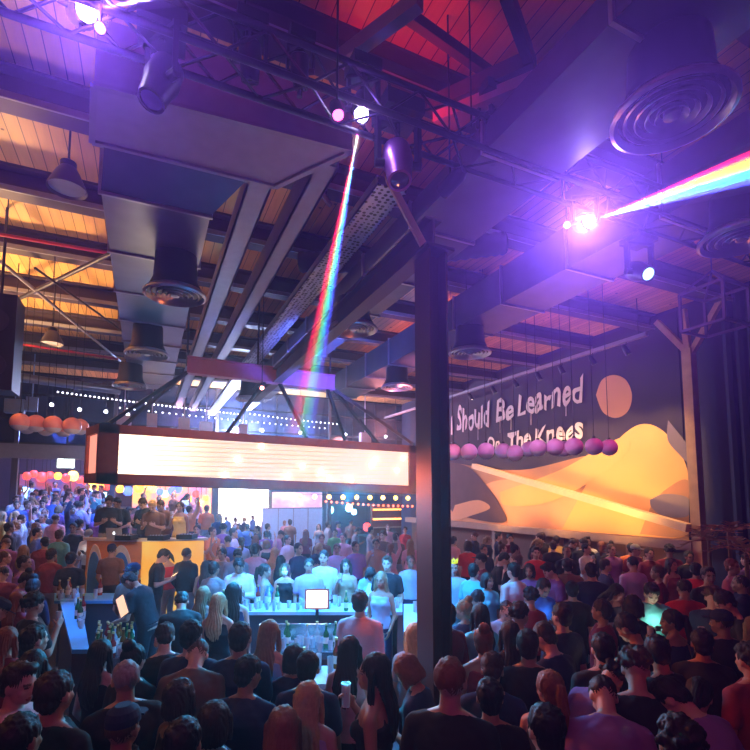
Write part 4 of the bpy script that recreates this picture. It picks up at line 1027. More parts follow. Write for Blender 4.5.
def hat_mesh():
    if 'hat' in CACHE: return CACHE['hat']
    bm = nb(); loft(bm, [(0, -.012, .165, .088, .106), (0, -.012, .2, .088, .105), (0, -.015, .235, .075, .09), (0, -.015, .262, .04, .05)], 24)
    bm2 = [(x, y) for x, y in ((-.07, .08), (-.06, .14), (-.03, .165), (.03, .165), (.06, .14), (.07, .08))]; prism(bm, [(x, y, .168) for x, y in bm2], (0, 0, .008))
    bmesh.ops.recalc_face_normals(bm, faces=bm.faces); me = bpy.data.meshes.new('cap'); bm.to_mesh(me); bm.free(); me.materials.append(BROW); CACHE['hat'] = me; return me
COL = {'black': (.012, .012, .016), 'navy': (.015, .022, .07), 'white': (.72, .72, .74), 'grey': (.22, .22, .24), 'red': (.6, .03, .03), 'pink': (.62, .3, .34), 'purple': (.25, .1, .32), 'turquoise': (.12, .45, .5), 'blue': (.08, .16, .5), 'pale blue': (.35, .5, .68),
       'brown': (.14, .07, .045), 'orange': (.7, .2, .05), 'yellow': (.7, .5, .12), 'green': (.1, .35, .12), 'maroon': (.2, .02, .04), 'tan': (.45, .3, .18), 'olive': (.12, .12, .06), 'lilac': (.5, .38, .62)}
HC = {'black': (.012, .01, .01), 'dark brown': (.03, .017, .012), 'brown': (.09, .045, .025), 'auburn': (.2, .06, .03), 'blond': (.5, .33, .15), 'dark blond': (.26, .16, .08), 'grey': (.3, .28, .27)}
def cloth(c): return mat('cloth_'+c.replace(' ', '_'), COL[c], .85, var=.12, scale=14)
def hairm(c): return mat('hair_'+c.replace(' ', '_'), HC[c], .62, var=.35, scale=30)
def part(name, me, m, parent, M=None):
    o = bpy.data.objects.new(name, me); C.objects.link(o); o.parent = parent
    if m is not None: o.material_slots[0].link = 'OBJECT'; o.material_slots[0].material = m
    if M is not None: o.matrix_local = M
    return o
PEOPLE = []
def person(px, py, face, sex, hair, hc, topk, tc, pose='stand', D=None, fz=None, label=None, s=None, region=None, jit=0):
    rnd = random.Random(int(px*31+py*17)); s = s or rnd.uniform(.96, 1.04)*(.97 if sex == 'f' else 1.02)
    lean = POSES[pose][3]; hz = (.95+math.cos(R(lean))*.68)*s
    if D is None:
        best = None; d = 1.6
        while d < 29:
            p = at(px, py, d)
            if p.z <= floor_z(p.x, p.y)+hz: best = d; break
            d += .03
        D = best or 27
    p = at(px, py, D); gz = floor_z(p.x, p.y) if fz is None else fz
    PEOPLE.append(dict(px=px, py=py, D=D, face=face, sex=sex, hair=hair, hc=hc, topk=topk, tc=tc, pose=pose, gz=gz, fix=fz is not None, label=label, s=s, p=Vector((p.x, p.y, gz)), lean=lean, rnd=rnd, region=region))
P_ = person
# --- nearest row and foreground
P_(305, 706, 5, 'f', 'long', 'blond', 'tank', 'lilac', label='woman with long wavy reddish-blond hair, seen from behind, nearest at the bottom middle')
P_(260, 716, -12, 'f', 'long', 'dark blond', 'tee', 'blue', label='woman with dark-blond hair edged in teal light, left of the reddish-blond long hair')
P_(227, 722, 8, 'f', 'bob', 'dark brown', 'tee', 'navy', label='person with dark bob seen from behind at the bottom, left of two blond women')
P_(458, 676, 20, 'm', 'buzz', 'auburn', 'tee', 'black', s=1.12, label='broad man with shaved head lit red, black t-shirt, large in the foreground right of centre')
P_(526, 646, 12, 'm', 'short', 'dark brown', 'long', 'black', s=1.03, label='man with neat dark hair, dark long-sleeved top, back to us, right of the column')
P_(576, 680, 65, 'm', 'curly', 'black', 'tee', 'purple', 'hunch', label='dark-haired person bending forward with a violet-lit shoulder, lower right of centre')
P_(622, 720, 20, 'm', 'buzz', 'black', 'long', 'purple', 'hunch', label='person in a purple long sleeve bending down at the bottom right')
P_(664, 655, -25, 'm', 'short', 'black', 'tee', 'black', 'hug', label='man in black with dark hair, below the man whose face is lit by a phone')
P_(738, 712, -30, 'm', 'short', 'black', 'long', 'purple', 'hunch', label='person with a purple sleeve at the bottom right corner')
P_(692, 700, 40, 'f', 'tail', 'black', 'tank', 'black', 'phone', label='woman in black with red-lit hands at the lower right')
P_(86, 688, 14, 'm', 'short', 'dark brown', 'tee', 'black', s=1.06, label='man with cropped dark hair and bare neck, black t-shirt, back to us, lower left')
P_(12, 684, 80, 'm', 'quiff', 'dark brown', 'long', 'pink', 'cheek', s=1.04, label='young man in profile wearing pink, hand to his cheek, bottom left corner')
P_(129, 686, -35, 'm', 'buzz', 'grey', 'tee', 'black', label='nearly bald man in black beside the man with the bare neck, lower left')
P_(166, 676, -5, 'm', 'buzz', 'brown', 'long', 'brown', 'hunch', label='person in brown hunching forward with light along the shoulder, lower left of centre')
P_(237, 680, 10, 'm', 'short', 'black', 'tee', 'navy', 'hug', label='man with short black hair and navy t-shirt, hand on his head, lower left of centre')
P_(166, 640, -25, 'm', 'short', 'dark brown', 'tee', 'black', 'phone', label='man with dark brown hair in front of the left bar bottles')
P_(193, 637, 5, 'm', 'short', 'black', 'long', 'navy', s=1.05, label='broad-backed man in a navy long sleeve, left of the blue-lit bar')
P_(145, 657, 10, 'f', 'bun', 'black', 'tee', 'black', label='woman with black hair below the left bar bottle station')
P_(88, 657, 15, 'f', 'long', 'black', 'tank', 'black', label='woman with long black hair beside the side counter of the left bar')
P_(50, 662, 0, 'f', 'long', 'black', 'tank', 'purple', label='woman with long black hair and purple top at the lower left')
P_(35, 640, 30, 'm', 'short', 'black', 'tee', 'black', label='man in black near the left edge, behind the pink-dressed profile')
P_(8, 640, 15, 'f', 'long', 'auburn', 'tee', 'maroon', label='woman with red-lit auburn hair at the left edge')
P_(252, 630, 3, 'm', 'short', 'dark brown', 'tee', 'navy', s=1.05, label='tall man in navy t-shirt, back to us, before the blue-lit bar')
P_(273, 622, 15, 'f', 'long', 'dark blond', 'tank', 'pale blue', label='slim woman with long light hair leaning to the bar, right of the tall navy t-shirt')
P_(288, 660, -4, 'f', 'bob', 'dark brown', 'tee', 'navy', label='woman with straight dark bob below the glowing till screen, left one')
P_(315, 660, 5, 'm', 'short', 'black', 'tee', 'navy', label='man with short black hair below the glowing till screen')
P_(341, 655, 15, 'f', 'long', 'black', 'tank', 'pink', label='woman with long black hair and bare shoulders, left of the black-haired profile')
P_(365, 675, -78, 'f', 'long', 'black', 'dress', 'black', 'drink', s=1.03, label='woman in left profile, long black hair and black dress, at bottom middle')
P_(370, 612, 15, 'm', 'short', 'dark brown', 'long', 'pink', s=1.05, label='man in pale pink shirt, back to us, at the bar')
P_(391, 618, -35, 'm', 'short', 'black', 'long', 'maroon', s=1.02, label='man in a dark shirt close beside the pale pink shirt, by the column')
P_(412, 640, 8, 'f', 'long', 'blond', 'tee', 'grey', label='woman with blond hair glowing at its edge, just left of the column foot')
P_(420, 670, -65, 'f', 'bob', 'auburn', 'tee', 'navy', 'phone', label='woman with auburn bob turned left, in front of the column foot')
P_(457, 640, 5, 'f', 'bun', 'auburn', 'tank', 'maroon', label='woman with hair in a top bun just right of the column')
P_(497, 640, -8, 'f', 'long', 'black', 'tee', 'black', label='woman with long black hair right of the top bun')
P_(501, 607, 175, 'm', 'buzz', 'dark brown', 'tee', 'pale blue', 'lean', label='bearded man lit blue, reaching forward, right of the column')
P_(519, 616, 60, 'f', 'curly', 'dark brown', 'tank', 'white', label='curly-haired woman between the blue-lit man and the dark back')
P_(465, 590, 165, 'm', 'short', 'black', 'long', 'turquoise', 'hunch', label='man bowed over in cyan light directly right of the column')
P_(551, 614, -25, 'm', 'short', 'dark brown', 'tee', 'navy', s=1.03, label='man in navy with his head turned left, in front of the bright blue glow')
P_(591, 571, 18, 'm', 'short', 'black', 'tee', 'navy', s=1.04, label='man in a navy t-shirt, back to us, left of the woman looking at her phone')
P_(610, 590, 150, 'f', 'long', 'dark brown', 'tank', 'black', 'phone', label='woman with long dark hair and black top looking down at her phone')
P_(649, 590, 195, 'm', 'quiff', 'black', 'tee', 'turquoise', 'phone', label='man in v-neck with green light painted in, face lit by his phone')  # cloth coloured turquoise for the green light falling on it
P_(684, 588, 10, 'm', 'buzz', 'dark brown', 'long', 'red', s=1.02, label='man with shaved head in a bright red-orange shirt, right of the phone-lit man')
P_(713, 577, 190, 'm', 'quiff', 'dark brown', 'tee', 'black', s=1.04, label='bearded man in a black t-shirt with violet-lit face, near the right edge')
P_(738, 602, -75, 'm', 'short', 'dark brown', 'tee', 'black', 'phone', s=1.05, label='man in black in profile at the right edge, hands together')
P_(640, 628, -40, 'm', 'short', 'black', 'tee', 'black', 'phone', label='dark figure with a warm-lit cheek below the phone-lit man')
P_(705, 645, 20, 'm', 'short', 'black', 'tee', 'black', label='dark figure below the red-orange shirt near the right edge')
P_(600, 648, 5, 'm', 'short', 'black', 'tee', 'black', label='dark figure in black below the phone-reading woman')
P_(745, 660, -10, 'm', 'curly', 'black', 'tee', 'maroon', label='person with curly hair and maroon top at the right edge')
P_(495, 700, 5, 'm', 'short', 'black', 'tee', 'black', label='dark figure in black at the bottom, right of the broad red-lit man')
P_(190, 735, 0, 'm', 'short', 'black', 'tee', 'black', label='dark figure cut by the bottom edge, left of the teal-lit hair')
P_(40, 725, 10, 'm', 'short', 'black', 'tee', 'black', label='dark figure cut by the bottom edge, lower left')
P_(545, 730, -10, 'm', 'short', 'black', 'tee', 'navy', label='dark figure in navy cut by the bottom edge, right of centre')
P_(660, 735, 12, 'm', 'curly', 'black', 'tee', 'black', label='dark curly-haired figure cut by the bottom edge, far right part')
P_(118, 655, 10, 'm', 'short', 'black', 'tee', 'black', 'drink', label='man in black before the left bar station') if False else None
# --- left bar and behind it
P_(150, 583, -80, 'm', 'short', 'dark brown', 'tee', 'black', 'work', D=7.4, fz=0, label='bartender in black bending left over a glowing sheet inside the left bar')
P_(181, 603, -20, 'm', 'short', 'black', 'tee', 'black', 'work', label='bearded man in black looking down, right of the bartender')
P_(204, 595, 12, 'f', 'long', 'dark blond', 'tank', 'grey', label='woman with long light-brown hair, left one of two women with bare arms')
P_(219, 603, 8, 'f', 'long', 'blond', 'tank', 'black', label='blond woman in black tank top, right one of two women with bare arms')
P_(237, 592, -8, 'f', 'long', 'black', 'tank', 'navy', label='woman with long straight black hair, behind the tall navy t-shirt man')
P_(206, 567, -10, 'f', 'long', 'dark brown', 'tank', 'purple', label='woman in a violet top behind the two women with bare arms')
P_(218, 569, 20, 'm', 'short', 'dark brown', 'tee', 'grey', label='man in grey bowed toward the bar, left of the cyan-lit seat')
P_(232, 567, 175, 'm', 'short', 'black', 'long', 'white', 'phone', label='man in a white shirt bent over his drink, left end of the central bar')
P_(112, 550, -10, 'm', 'cap', 'black', 'tee', 'brown', s=1.03, label='man in a cap and brown t-shirt, back to us, before the booth arches')
P_(133, 572, 10, 'm', 'cap', 'black', 'tee', 'brown', label='man in a backwards cap and brown top just below the booth arches')
P_(141, 539, 80, 'm', 'quiff', 'auburn', 'tee', 'pink', label='man in profile lit orange, right of the booth arches')
P_(157, 555, 70, 'm', 'short', 'black', 'tee', 'black', 'phone', label='man in black looking down in front of the glowing yellow booth front')
P_(169, 556, -70, 'f', 'tail', 'black', 'tank', 'red', 'phone', label='woman in red facing the man in black before the yellow booth front')
P_(187, 554, 20, 'm', 'buzz', 'dark brown', 'jacket', 'black', s=1.05, label='large man in a black jacket at the right end of the yellow booth front')
P_(94, 534, 178, 'm', 'cap', 'black', 'jacket', 'white', 'phone', label='man in a pale cap and open white jacket under blue light, left of the booth')
P_(67, 560, -5, 'm', 'short', 'black', 'tee', 'black', label='man in black behind the left bar, at its left end')
P_(52, 555, 10, 'm', 'short', 'dark brown', 'tee', 'maroon', label='man in maroon left of the left bar')
P_(25, 563, 75, 'm', 'short', 'black', 'long', 'purple', label='man turned right in purple near the left edge')
P_(5, 558, 60, 'm', 'short', 'brown', 'long', 'purple', label='man in purple with a red-lit face at the left edge')
P_(23, 600, 20, 'f', 'long', 'auburn', 'tee', 'maroon', label='woman with auburn hair at left, above the red-lit long hair')
P_(50, 597, 30, 'm', 'curly', 'black', 'tee', 'black', 'drink', label='curly-haired man in black left of the left bar side counter')
P_(10, 528, 40, 'm', 'short', 'dark brown', 'tee', 'black', label='man in black turned right near the left edge, above the purple tops')
P_(3, 516, 30, 'f', 'long', 'blond', 'long', 'yellow', label='person in a yellow top at the left edge')
P_(20, 525, 60, 'm', 'quiff', 'blond', 'long', 'grey', label='fair-haired man in grey near the left edge')
P_(38, 533, 70, 'm', 'short', 'black', 'tee', 'blue', label='man in a blue t-shirt turned right, left part of the crowd')
P_(60, 535, 5, 'm', 'short', 'brown', 'tee', 'turquoise', s=1.03, label='man in a turquoise t-shirt, back to us, left part of the crowd')
P_(34, 527, 65, 'f', 'long', 'dark blond', 'tank', 'yellow', label='woman in yellow behind the blue t-shirt man')
P_(52, 518, 0, 'm', 'buzz', 'brown', 'long', 'pink', s=1.05, label='broad person in a pink shirt, back to us, left of the booth')
P_(73, 528, 160, 'm', 'short', 'black', 'tee', 'black', label='man in black facing us behind the turquoise t-shirt')
P_(80, 524, 20, 'm', 'short', 'black', 'tee', 'white', label='man in a white t-shirt left of the laptop')
# --- disc jockeys on the stage
P_(109, 507, 150, 'm', 'short', 'dark brown', 'tee', 'black', 'phone', D=11.35, fz=1.05, label='disc jockey in black standing left behind the laptop')
P_(121, 504, 175, 'm', 'quiff', 'dark brown', 'tee', 'black', 'lean', D=11.9, fz=1.05, label='disc jockey in black standing right behind the laptop')
P_(146, 507, 195, 'm', 'short', 'black', 'jacket', 'black', 'phone', D=11.5, fz=1.05, label='man in a black jacket behind the booth, left of the yellow-haired neighbour')
P_(154, 511, 175, 'm', 'quiff', 'blond', 'tee', 'brown', 'phone', D=11.2, fz=1.05, label='fair-haired man behind the booth in brown')
P_(165, 507, 185, 'm', 'short', 'dark brown', 'jacket', 'brown', 'lean', D=11.7, fz=1.05, label='tall man in a brown jacket behind the glowing booth front')
P_(180, 513, 190, 'f', 'tail', 'dark brown', 'tank', 'yellow', 'drink', D=11.3, fz=1.05, label='woman with golden-lit bare arms behind the right end of the booth')
P_(197, 530, 170, 'm', 'short', 'black', 'tee', 'purple', label='dark-haired man right of the booth')
P_(213, 532, 120, 'm', 'short', 'dark brown', 'tee', 'orange', 'drink', label='man in orange right of the booth, reaching right')
P_(205, 548, 175, 'f', 'long', 'auburn', 'tank', 'pink', 'raise', label='woman in pink with an arm up below the orange man')
# --- across the bar, facing us
P_(262, 572, 85, 'f', 'tail', 'dark brown', 'tank', 'blue', label='woman in profile to the right at the left end of the bar back row')
P_(285, 570, 178, 'f', 'bob', 'brown', 'tank', 'black', label='woman in a black sleeveless top facing us at the bar')
P_(309, 566, 170, 'm', 'short', 'dark brown', 'tee', 'lilac', label='man in a pale v-neck behind the till screen')
P_(325, 558, 182, 'm', 'short', 'black', 'tee', 'white', s=1.07, label='man in a white t-shirt standing behind the till screen')
P_(347, 566, 185, 'f', 'long', 'dark brown', 'tank', 'tan', 'drink', label='woman with long dark hair and drink facing us at the bar')
P_(368, 569, 178, 'f', 'bob', 'black', 'long', 'pale blue', 'work', label='person in pale blue bent over a menu card at the bar')
P_(387, 564, 190, 'm', 'quiff', 'brown', 'tee', 'black', s=1.05, label='bearded man in a black t-shirt facing us at the bar, left of the column')
P_(403, 578, 200, 'f', 'long', 'dark blond', 'tank', 'pale blue', label='woman with long fair hair beside the column, cyan lit')
P_(411, 562, 175, 'm', 'short', 'brown', 'tee', 'pale blue', label='man half hidden by the column, cyan lit')
P_(337, 549, 178, 'm', 'short', 'brown', 'tee', 'lilac', label='bearded man in lilac behind the white t-shirt man')
P_(299, 549, 130, 'm', 'short', 'black', 'tee', 'navy', label='man in navy behind the bar back row, left of the white t-shirt')
P_(275, 552, 15, 'f', 'long', 'blond', 'tank', 'pink', label='blond woman in pink, back to us, beyond the bar')
P_(281, 561, 10, 'f', 'long', 'black', 'tank', 'navy', label='woman with long black hair, back to us, beyond the bar')
P_(253, 550, 5, 'm', 'short', 'dark brown', 'long', 'pink', s=1.06, label='broad man in a pink shirt with his back to us, beyond the bar')
P_(306, 533, 10, 'f', 'long', 'auburn', 'tee', 'maroon', label='auburn-haired woman beyond the bar, under the white partition')
P_(322, 539, 170, 'm', 'short', 'brown', 'tee', 'brown', label='man in brown beyond the bar, right of the auburn-haired woman')
P_(335, 533, 185, 'm', 'short', 'black', 'tee', 'green', label='man in a green t-shirt far beyond the bar')
P_(343, 538, 190, 'm', 'short', 'dark brown', 'tee', 'pink', label='man in pink far beyond the bar, right of the green t-shirt')
P_(356, 547, 150, 'm', 'short', 'black', 'tee', 'purple', label='man in purple bowed behind the long-haired woman at the bar')
P_(371, 530, 80, 'm', 'short', 'dark brown', 'tee', 'grey', 'drink', s=1.04, label='man in a grey t-shirt turned right holding a drink, beyond the bar')
P_(377, 544, 178, 'm', 'short', 'black', 'tee', 'tan', 'drink', label='man in tan drinking, behind the menu reader')
P_(394, 537, 10, 'm', 'short', 'dark brown', 'long', 'brown', s=1.05, label='man in a brown shirt, back to us, near the column')
P_(388, 528, 170, 'm', 'short', 'brown', 'tee', 'pink', label='man in pink behind the grey and brown shirts near the column')
P_(405, 530, 185, 'f', 'tail', 'dark brown', 'tee', 'red', label='woman in red beside the column in the far crowd')
P_(234, 533, 90, 'm', 'short', 'dark brown', 'tee', 'white', s=1.04, label='man in a white t-shirt in profile, right of the dark yard post')
P_(288, 540, 120, 'm', 'short', 'black', 'tee', 'white', label='man in a bright white t-shirt in front of the pale partition')
P_(268, 527, 60, 'm', 'short', 'black', 'tee', 'navy', label='dark-haired man in navy left of the pale partition')
P_(247, 527, -40, 'm', 'short', 'black', 'tee', 'blue', label='man in blue before the blinding white glow')
# --- right of the column
P_(454, 541, 60, 'm', 'short', 'dark brown', 'tee', 'pink', label='man in pink at the far right side of the column')
P_(468, 546, 10, 'f', 'bob', 'dark brown', 'tee', 'red', s=1.03, label='woman in a red top, back to us, under the bottom rail')
P_(484, 550, 160, 'm', 'short', 'black', 'tee', 'navy', label='man in navy facing us under the bottom rail')
P_(453, 568, 178, 'm', 'crown', 'dark brown', 'tee', 'pale blue', label='man wearing a small yellow party crown right of the column')
P_(498, 558, 100, 'm', 'short', 'black', 'tee', 'black', 'phone', label='man in black bent right, below the bearded man at the rail')
P_(510, 539, 178, 'm', 'quiff', 'black', 'tee', 'maroon', s=1.05, label='bearded man in a printed dark t-shirt against the orange wall')
P_(536, 553, 185, 'm', 'quiff', 'black', 'tee', 'red', s=1.02, label='man in a bright red t-shirt looking down, right of centre')
P_(553, 546, 12, 'm', 'short', 'dark brown', 'tee', 'black', label='man in black, back to us, right of the bright red t-shirt')
P_(567, 552, 180, 'm', 'buzz', 'dark brown', 'tee', 'black', s=1.03, label='man with cropped hair in a black t-shirt facing us, before the rail')
P_(587, 549, 150, 'm', 'short', 'black', 'tee', 'white', 'drink', label='man in white facing left before the rail')
P_(596, 543, 20, 'm', 'short', 'black', 'tee', 'yellow', label='man in yellow-lit shirt, back to us, before the rail')
P_(612, 550, 170, 'm', 'short', 'brown', 'tee', 'purple', label='man in purple facing us, middle of the right crowd')
P_(630, 563, -10, 'm', 'buzz', 'dark brown', 'tee', 'lilac', s=1.04, label='man in a lilac shirt behind the phone-lit man')
P_(608, 566, 100, 'm', 'short', 'dark brown', 'tee', 'navy', label='dark-haired man in navy behind the woman on her phone')
P_(663, 541, 15, 'm', 'bun', 'black', 'tee', 'black', label='person in black with a hair bun before the timber post')
P_(679, 537, 178, 'm', 'quiff', 'dark brown', 'tee', 'white', s=1.05, label='man in a white t-shirt facing us at the foot of the timber post')
P_(704, 546, 20, 'm', 'short', 'black', 'tee', 'orange', label='man in an orange-lit top right of the timber post')
P_(648, 552, 175, 'm', 'short', 'dark brown', 'tee', 'maroon', label='man in maroon facing us left of the person with a bun')
P_(657, 573, -60, 'm', 'short', 'brown', 'tee', 'maroon', label='man in maroon turned left behind the phone-lit man')
P_(672, 565, 160, 'f', 'long', 'dark brown', 'tank', 'maroon', label='long-haired woman in maroon left of the red-orange shirt')
P_(696, 570, 30, 'm', 'short', 'black', 'tee', 'red', label='man in red left of the violet-lit face')
P_(733, 567, 150, 'm', 'short', 'auburn', 'tee', 'pink', s=1.04, label='man in pink right of the violet-lit face')
P_(688, 557, 185, 'm', 'short', 'black', 'tee', 'black', label='man in black facing us between the timber post and the red shirt')
P_(731, 546, 15, 'm', 'curly', 'black', 'tee', 'maroon', label='curly-haired person before the palms')
P_(747, 560, -20, 'm', 'short', 'black', 'tee', 'purple', label='man in purple at the right edge below the palms')
P_(488, 580, 150, 'f', 'bob', 'dark brown', 'tee', 'turquoise', label='woman in turquoise light between column and white-shirted back')
P_(476, 572, 40, 'm', 'short', 'black', 'tee', 'turquoise', label='dark-haired man in cyan light right of the party crown')
P_(511, 571, -30, 'm', 'short', 'black', 'tee', 'white', s=1.05, label='man in a white t-shirt lit blue, turned left, right of the column')
P_(540, 585, 160, 'm', 'short', 'dark brown', 'tee', 'blue', 'phone', label='man lit blue by his phone below the bright red t-shirt')
P_(570, 590, 15, 'm', 'short', 'black', 'tee', 'black', label='man in black left of the navy back, below the rail crowd')
P_(530, 598, -10, 'f', 'curly', 'black', 'tee', 'maroon', label='curly-haired person in maroon below the blue phone light')
P_(480, 612, -15, 'f', 'long', 'black', 'tee', 'turquoise', label='long-haired woman in turquoise left of the reaching bearded man')
NHAND = len(PEOPLE)
# --- filler crowd in the gaps, placed where nobody stands yet
rn = random.Random(5)
TOPS = ['black', 'navy', 'white', 'grey', 'pink', 'pale blue', 'turquoise', 'blue', 'maroon', 'brown', 'purple', 'lilac']
def free(px, py, sep):
    return all(abs(px-q['px']) > sep(py) or abs(py-q['py']) > sep(py)*.8 for q in PEOPLE)
def fill(n, x0, x1, y0, y1, region, faces, tops, k=.55):
    c = 0; t = 0
    while c < n and t < 900:
        t += 1; px = rn.uniform(x0, x1); py = rn.uniform(y0, y1)
        sep = lambda y: max(6.5, 7+(y-500)*.15)*k*1.6
        if not free(px, py, sep): continue
        f = rn.random() < .4; person(px, py, rn.choice(faces)+rn.uniform(-35, 35), 'f' if f else 'm', rn.choice(['long', 'tail', 'bob', 'bun'] if f else ['short', 'short', 'quiff', 'buzz', 'curly', 'cap']), rn.choice(['black', 'dark brown', 'dark brown', 'brown', 'auburn', 'dark blond', 'blond'] if f else ['black', 'dark brown', 'dark brown', 'brown']),
               rn.choice(['tank', 'tee', 'long'] if f else ['tee', 'tee', 'long', 'jacket']), rn.choice(tops), rn.choice(['stand', 'stand', 'drink', 'phone', 'turn', 'raise'] if y1 < 560 else ['stand', 'turn', 'phone']), region=region); c += 1
fill(44, 16, 108, 482, 520, 'far left crowd', (0, 180, 90), ['pale blue', 'white', 'blue', 'navy', 'black', 'turquoise', 'pink', 'purple', 'lilac'], .45)
fill(10, 126, 212, 496, 520, 'just behind the booth', (180, 90, 0), ['pink', 'orange', 'pale blue', 'purple', 'brown'], .5)
fill(16, 216, 268, 517, 545, 'before the blinding white glow', (0, 90, -90), ['navy', 'blue', 'purple', 'black', 'pale blue', 'pink'], .45)
fill(12, 268, 418, 522, 552, 'beyond the central bar', (180, 90, 0), ['maroon', 'purple', 'brown', 'pink', 'navy', 'grey'], .45)
fill(18, 452, 700, 536, 575, 'below the painted wall', (0, 180, 90, -90), ['black', 'maroon', 'navy', 'purple', 'brown'], .5)
fill(7, 0, 60, 535, 612, 'dark crowd at left', (0, 30, 60), ['black', 'navy', 'maroon', 'purple'], .6)
fill(5, 215, 262, 545, 562, 'between booth and central bar', (0, 20, 160), ['navy', 'purple', 'blue', 'grey'], .6)
fill(8, 560, 750, 570, 680, 'dark crowd at right', (0, -20, 30), ['black', 'navy', 'maroon'], .6)
fill(4, 440, 560, 600, 700, 'dark crowd right of column', (0, 20, -20), ['black', 'navy'], .6)
fill(2, 90, 250, 680, 720, 'dark crowd at lower left', (0, 20, -20), ['black', 'navy'], .6)

# push people apart (at least a body's width), and keep them out of furniture
def seg_clear(p, quad, m=.2):
    return not (quad[0]-m < p.x < quad[1]+m and quad[2]-m < p.y < quad[3]+m)
def local(p): return Vector((p.x*CY-p.y*SY, p.x*SY+p.y*CY, 0))
def world(q): return Vector((q.x*CY+q.y*SY, -q.x*SY+q.y*CY, 0))
def loc_quad(quad):
    L = [local(flat(*q)) for q in quad]; return (min(q.x for q in L), max(q.x for q in L), min(q.y for q in L), max(q.y for q in L))
OBST = [loc_quad(q) for q in (((222, 8.35), (222, 7.75), (402, 7.75), (402, 8.35)), ((200, 5.35), (196, 4.85), (392, 4.85), (386, 5.35)), ((403, 8.3), (403, 5.4), (424, 5.4), (424, 8.3)), ((260, 7.0), (385, 6.5), (260, 6.5), (385, 7.0)),
        ((60, 9.2), (60, 8.55), (148, 8.55), (148, 9.2)), ((72, 7.2), (80, 5.9), (97, 5.9), (90, 7.2)), ((66, 8.5), (74, 7.2), (92, 7.2), (86, 8.5)), ((99, 7.1), (99, 6.3), (140, 6.3), (140, 7.1)))]
cl = local(Vector((cp.x, cp.y, 0))); OBST.append((cl.x-.22, cl.x+.22, cl.y-.25, cl.y+.25))
bc = local(c0); OBST.append((bc.x-1.4, bc.x+1.4, bc.y-.75, bc.y+.45))
for q in PEOPLE: q['l'] = local(q['p'])
for it in range(60):
    moved = 0
    for i in range(len(PEOPLE)):
        a = PEOPLE[i]
        for j in range(i+1, len(PEOPLE)):
            b_ = PEOPLE[j]; d = b_['l']-a['l']; d.z = 0
            if abs(d.y) > .5 or abs(d.x) > .5: continue
            mn = .44; L = d.length
            if L < mn:
                if L < 1e-3: d = Vector((.01, .02, 0)); L = d.length
                u = d/L; u.y *= 1.6; sh = (mn-L)*.5; moved += 1
                if not a['fix']: a['l'] -= u*sh
                if not b_['fix']: b_['l'] += u*sh
        if a['fix']: continue
        for (x0, x1, y0, y1) in OBST:
            m = .21
            if x0-m < a['l'].x < x1+m and y0-m < a['l'].y < y1+m:
                opts = [(a['l'].y-(y0-m), 'n'), ((y1+m)-a['l'].y, 'f'), ((a['l'].x-(x0-m))*1.5, 'w'), (((x1+m)-a['l'].x)*1.5, 'e')]; o_ = min(opts)[1]; moved += 1
                if o_ == 'n': a['l'].y = y0-m-.01
                elif o_ == 'f': a['l'].y = y1+m+.01
                elif o_ == 'w': a['l'].x = x0-m-.01
                else: a['l'].x = x1+m+.01
        w_ = world(a['l'])
        if w_.x > RX-.62: w_.x = RX-.62; a['l'] = local(w_)
        if w_.y > FV-.45 and w_.y < FV+.55: w_.y = FV-.46 if w_.y < FV+.05 else FV+.56; a['l'] = local(w_)
    if not moved: break
ANG = {}
def make_person(q, idx):
    w = world(q['l']); gz = q['gz'] if q['fix'] else floor_z(w.x, w.y); fem = q['sex'] == 'f'; rnd = q['rnd']
    o = bpy.data.objects.new('person', None); C.objects.link(o); o.location = (w.x, w.y, gz); o.empty_display_size = .1
    o.rotation_euler = (0, 0, -YAW-R(q['face'])); o.scale = (q['s'],)*3
    me, grips, HM = body_mesh(fem, q['pose']); part('body', me, SK[rnd.choice([0, 0, 1, 1, 2])], o)
    tk = q['topk']; pp = q['pose']; part({'tank': 'tank_top', 'tee': 'shirt', 'long': 'shirt', 'jacket': 'jacket', 'dress': 'dress'}[tk], top_mesh(fem, pp, tk), cloth(q['tc']), o)
    if tk != 'dress': part('trousers', trousers_mesh(fem), cloth(rnd.choice(['black', 'navy', 'black', 'grey'])), o)
    if q['D'] < 14:
        for s in (-1, 1): part('shoe', shoe_mesh(), None, o, Matrix.Translation((s*.11, -.01, 0)))
    hk = q['hair']
    if hk in ('cap', 'crown'):
        part('hair', hair_mesh('buzz'), hairm(q['hc']), o, HM)
        if hk == 'cap': part('cap', hat_mesh(), cloth(rnd.choice(['navy', 'grey', 'black']) if q['tc'] != 'white' else 'pale blue'), o, HM @ (Matrix.Rotation(math.pi, 4, 'Z') if q['px'] == 133 else Matrix.Identity(4)))
        else:
            b = nb()
            for k in range(8):
                a = k*math.pi/4; a2 = a+math.pi/4; f = lambda t, z, r: Vector((r*math.sin(t), r*1.15*math.cos(t)-.015, z))
                prism(b, [f(a, .21, .08), f(a2, .21, .08), f(a2, .235, .085), f((a+a2)/2, .29, .095), f(a, .235, .085)], f((a+a2)/2, 0, .004)+Vector((0, .015, 0)))
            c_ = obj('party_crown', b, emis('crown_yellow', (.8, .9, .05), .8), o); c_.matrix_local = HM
    else: part('hair', hair_mesh(hk), hairm(q['hc']), o, HM)
    o['category'] = 'person'; q['o'] = o; q['grips'] = grips
    return o
for i, q in enumerate(PEOPLE): make_person(q, i)
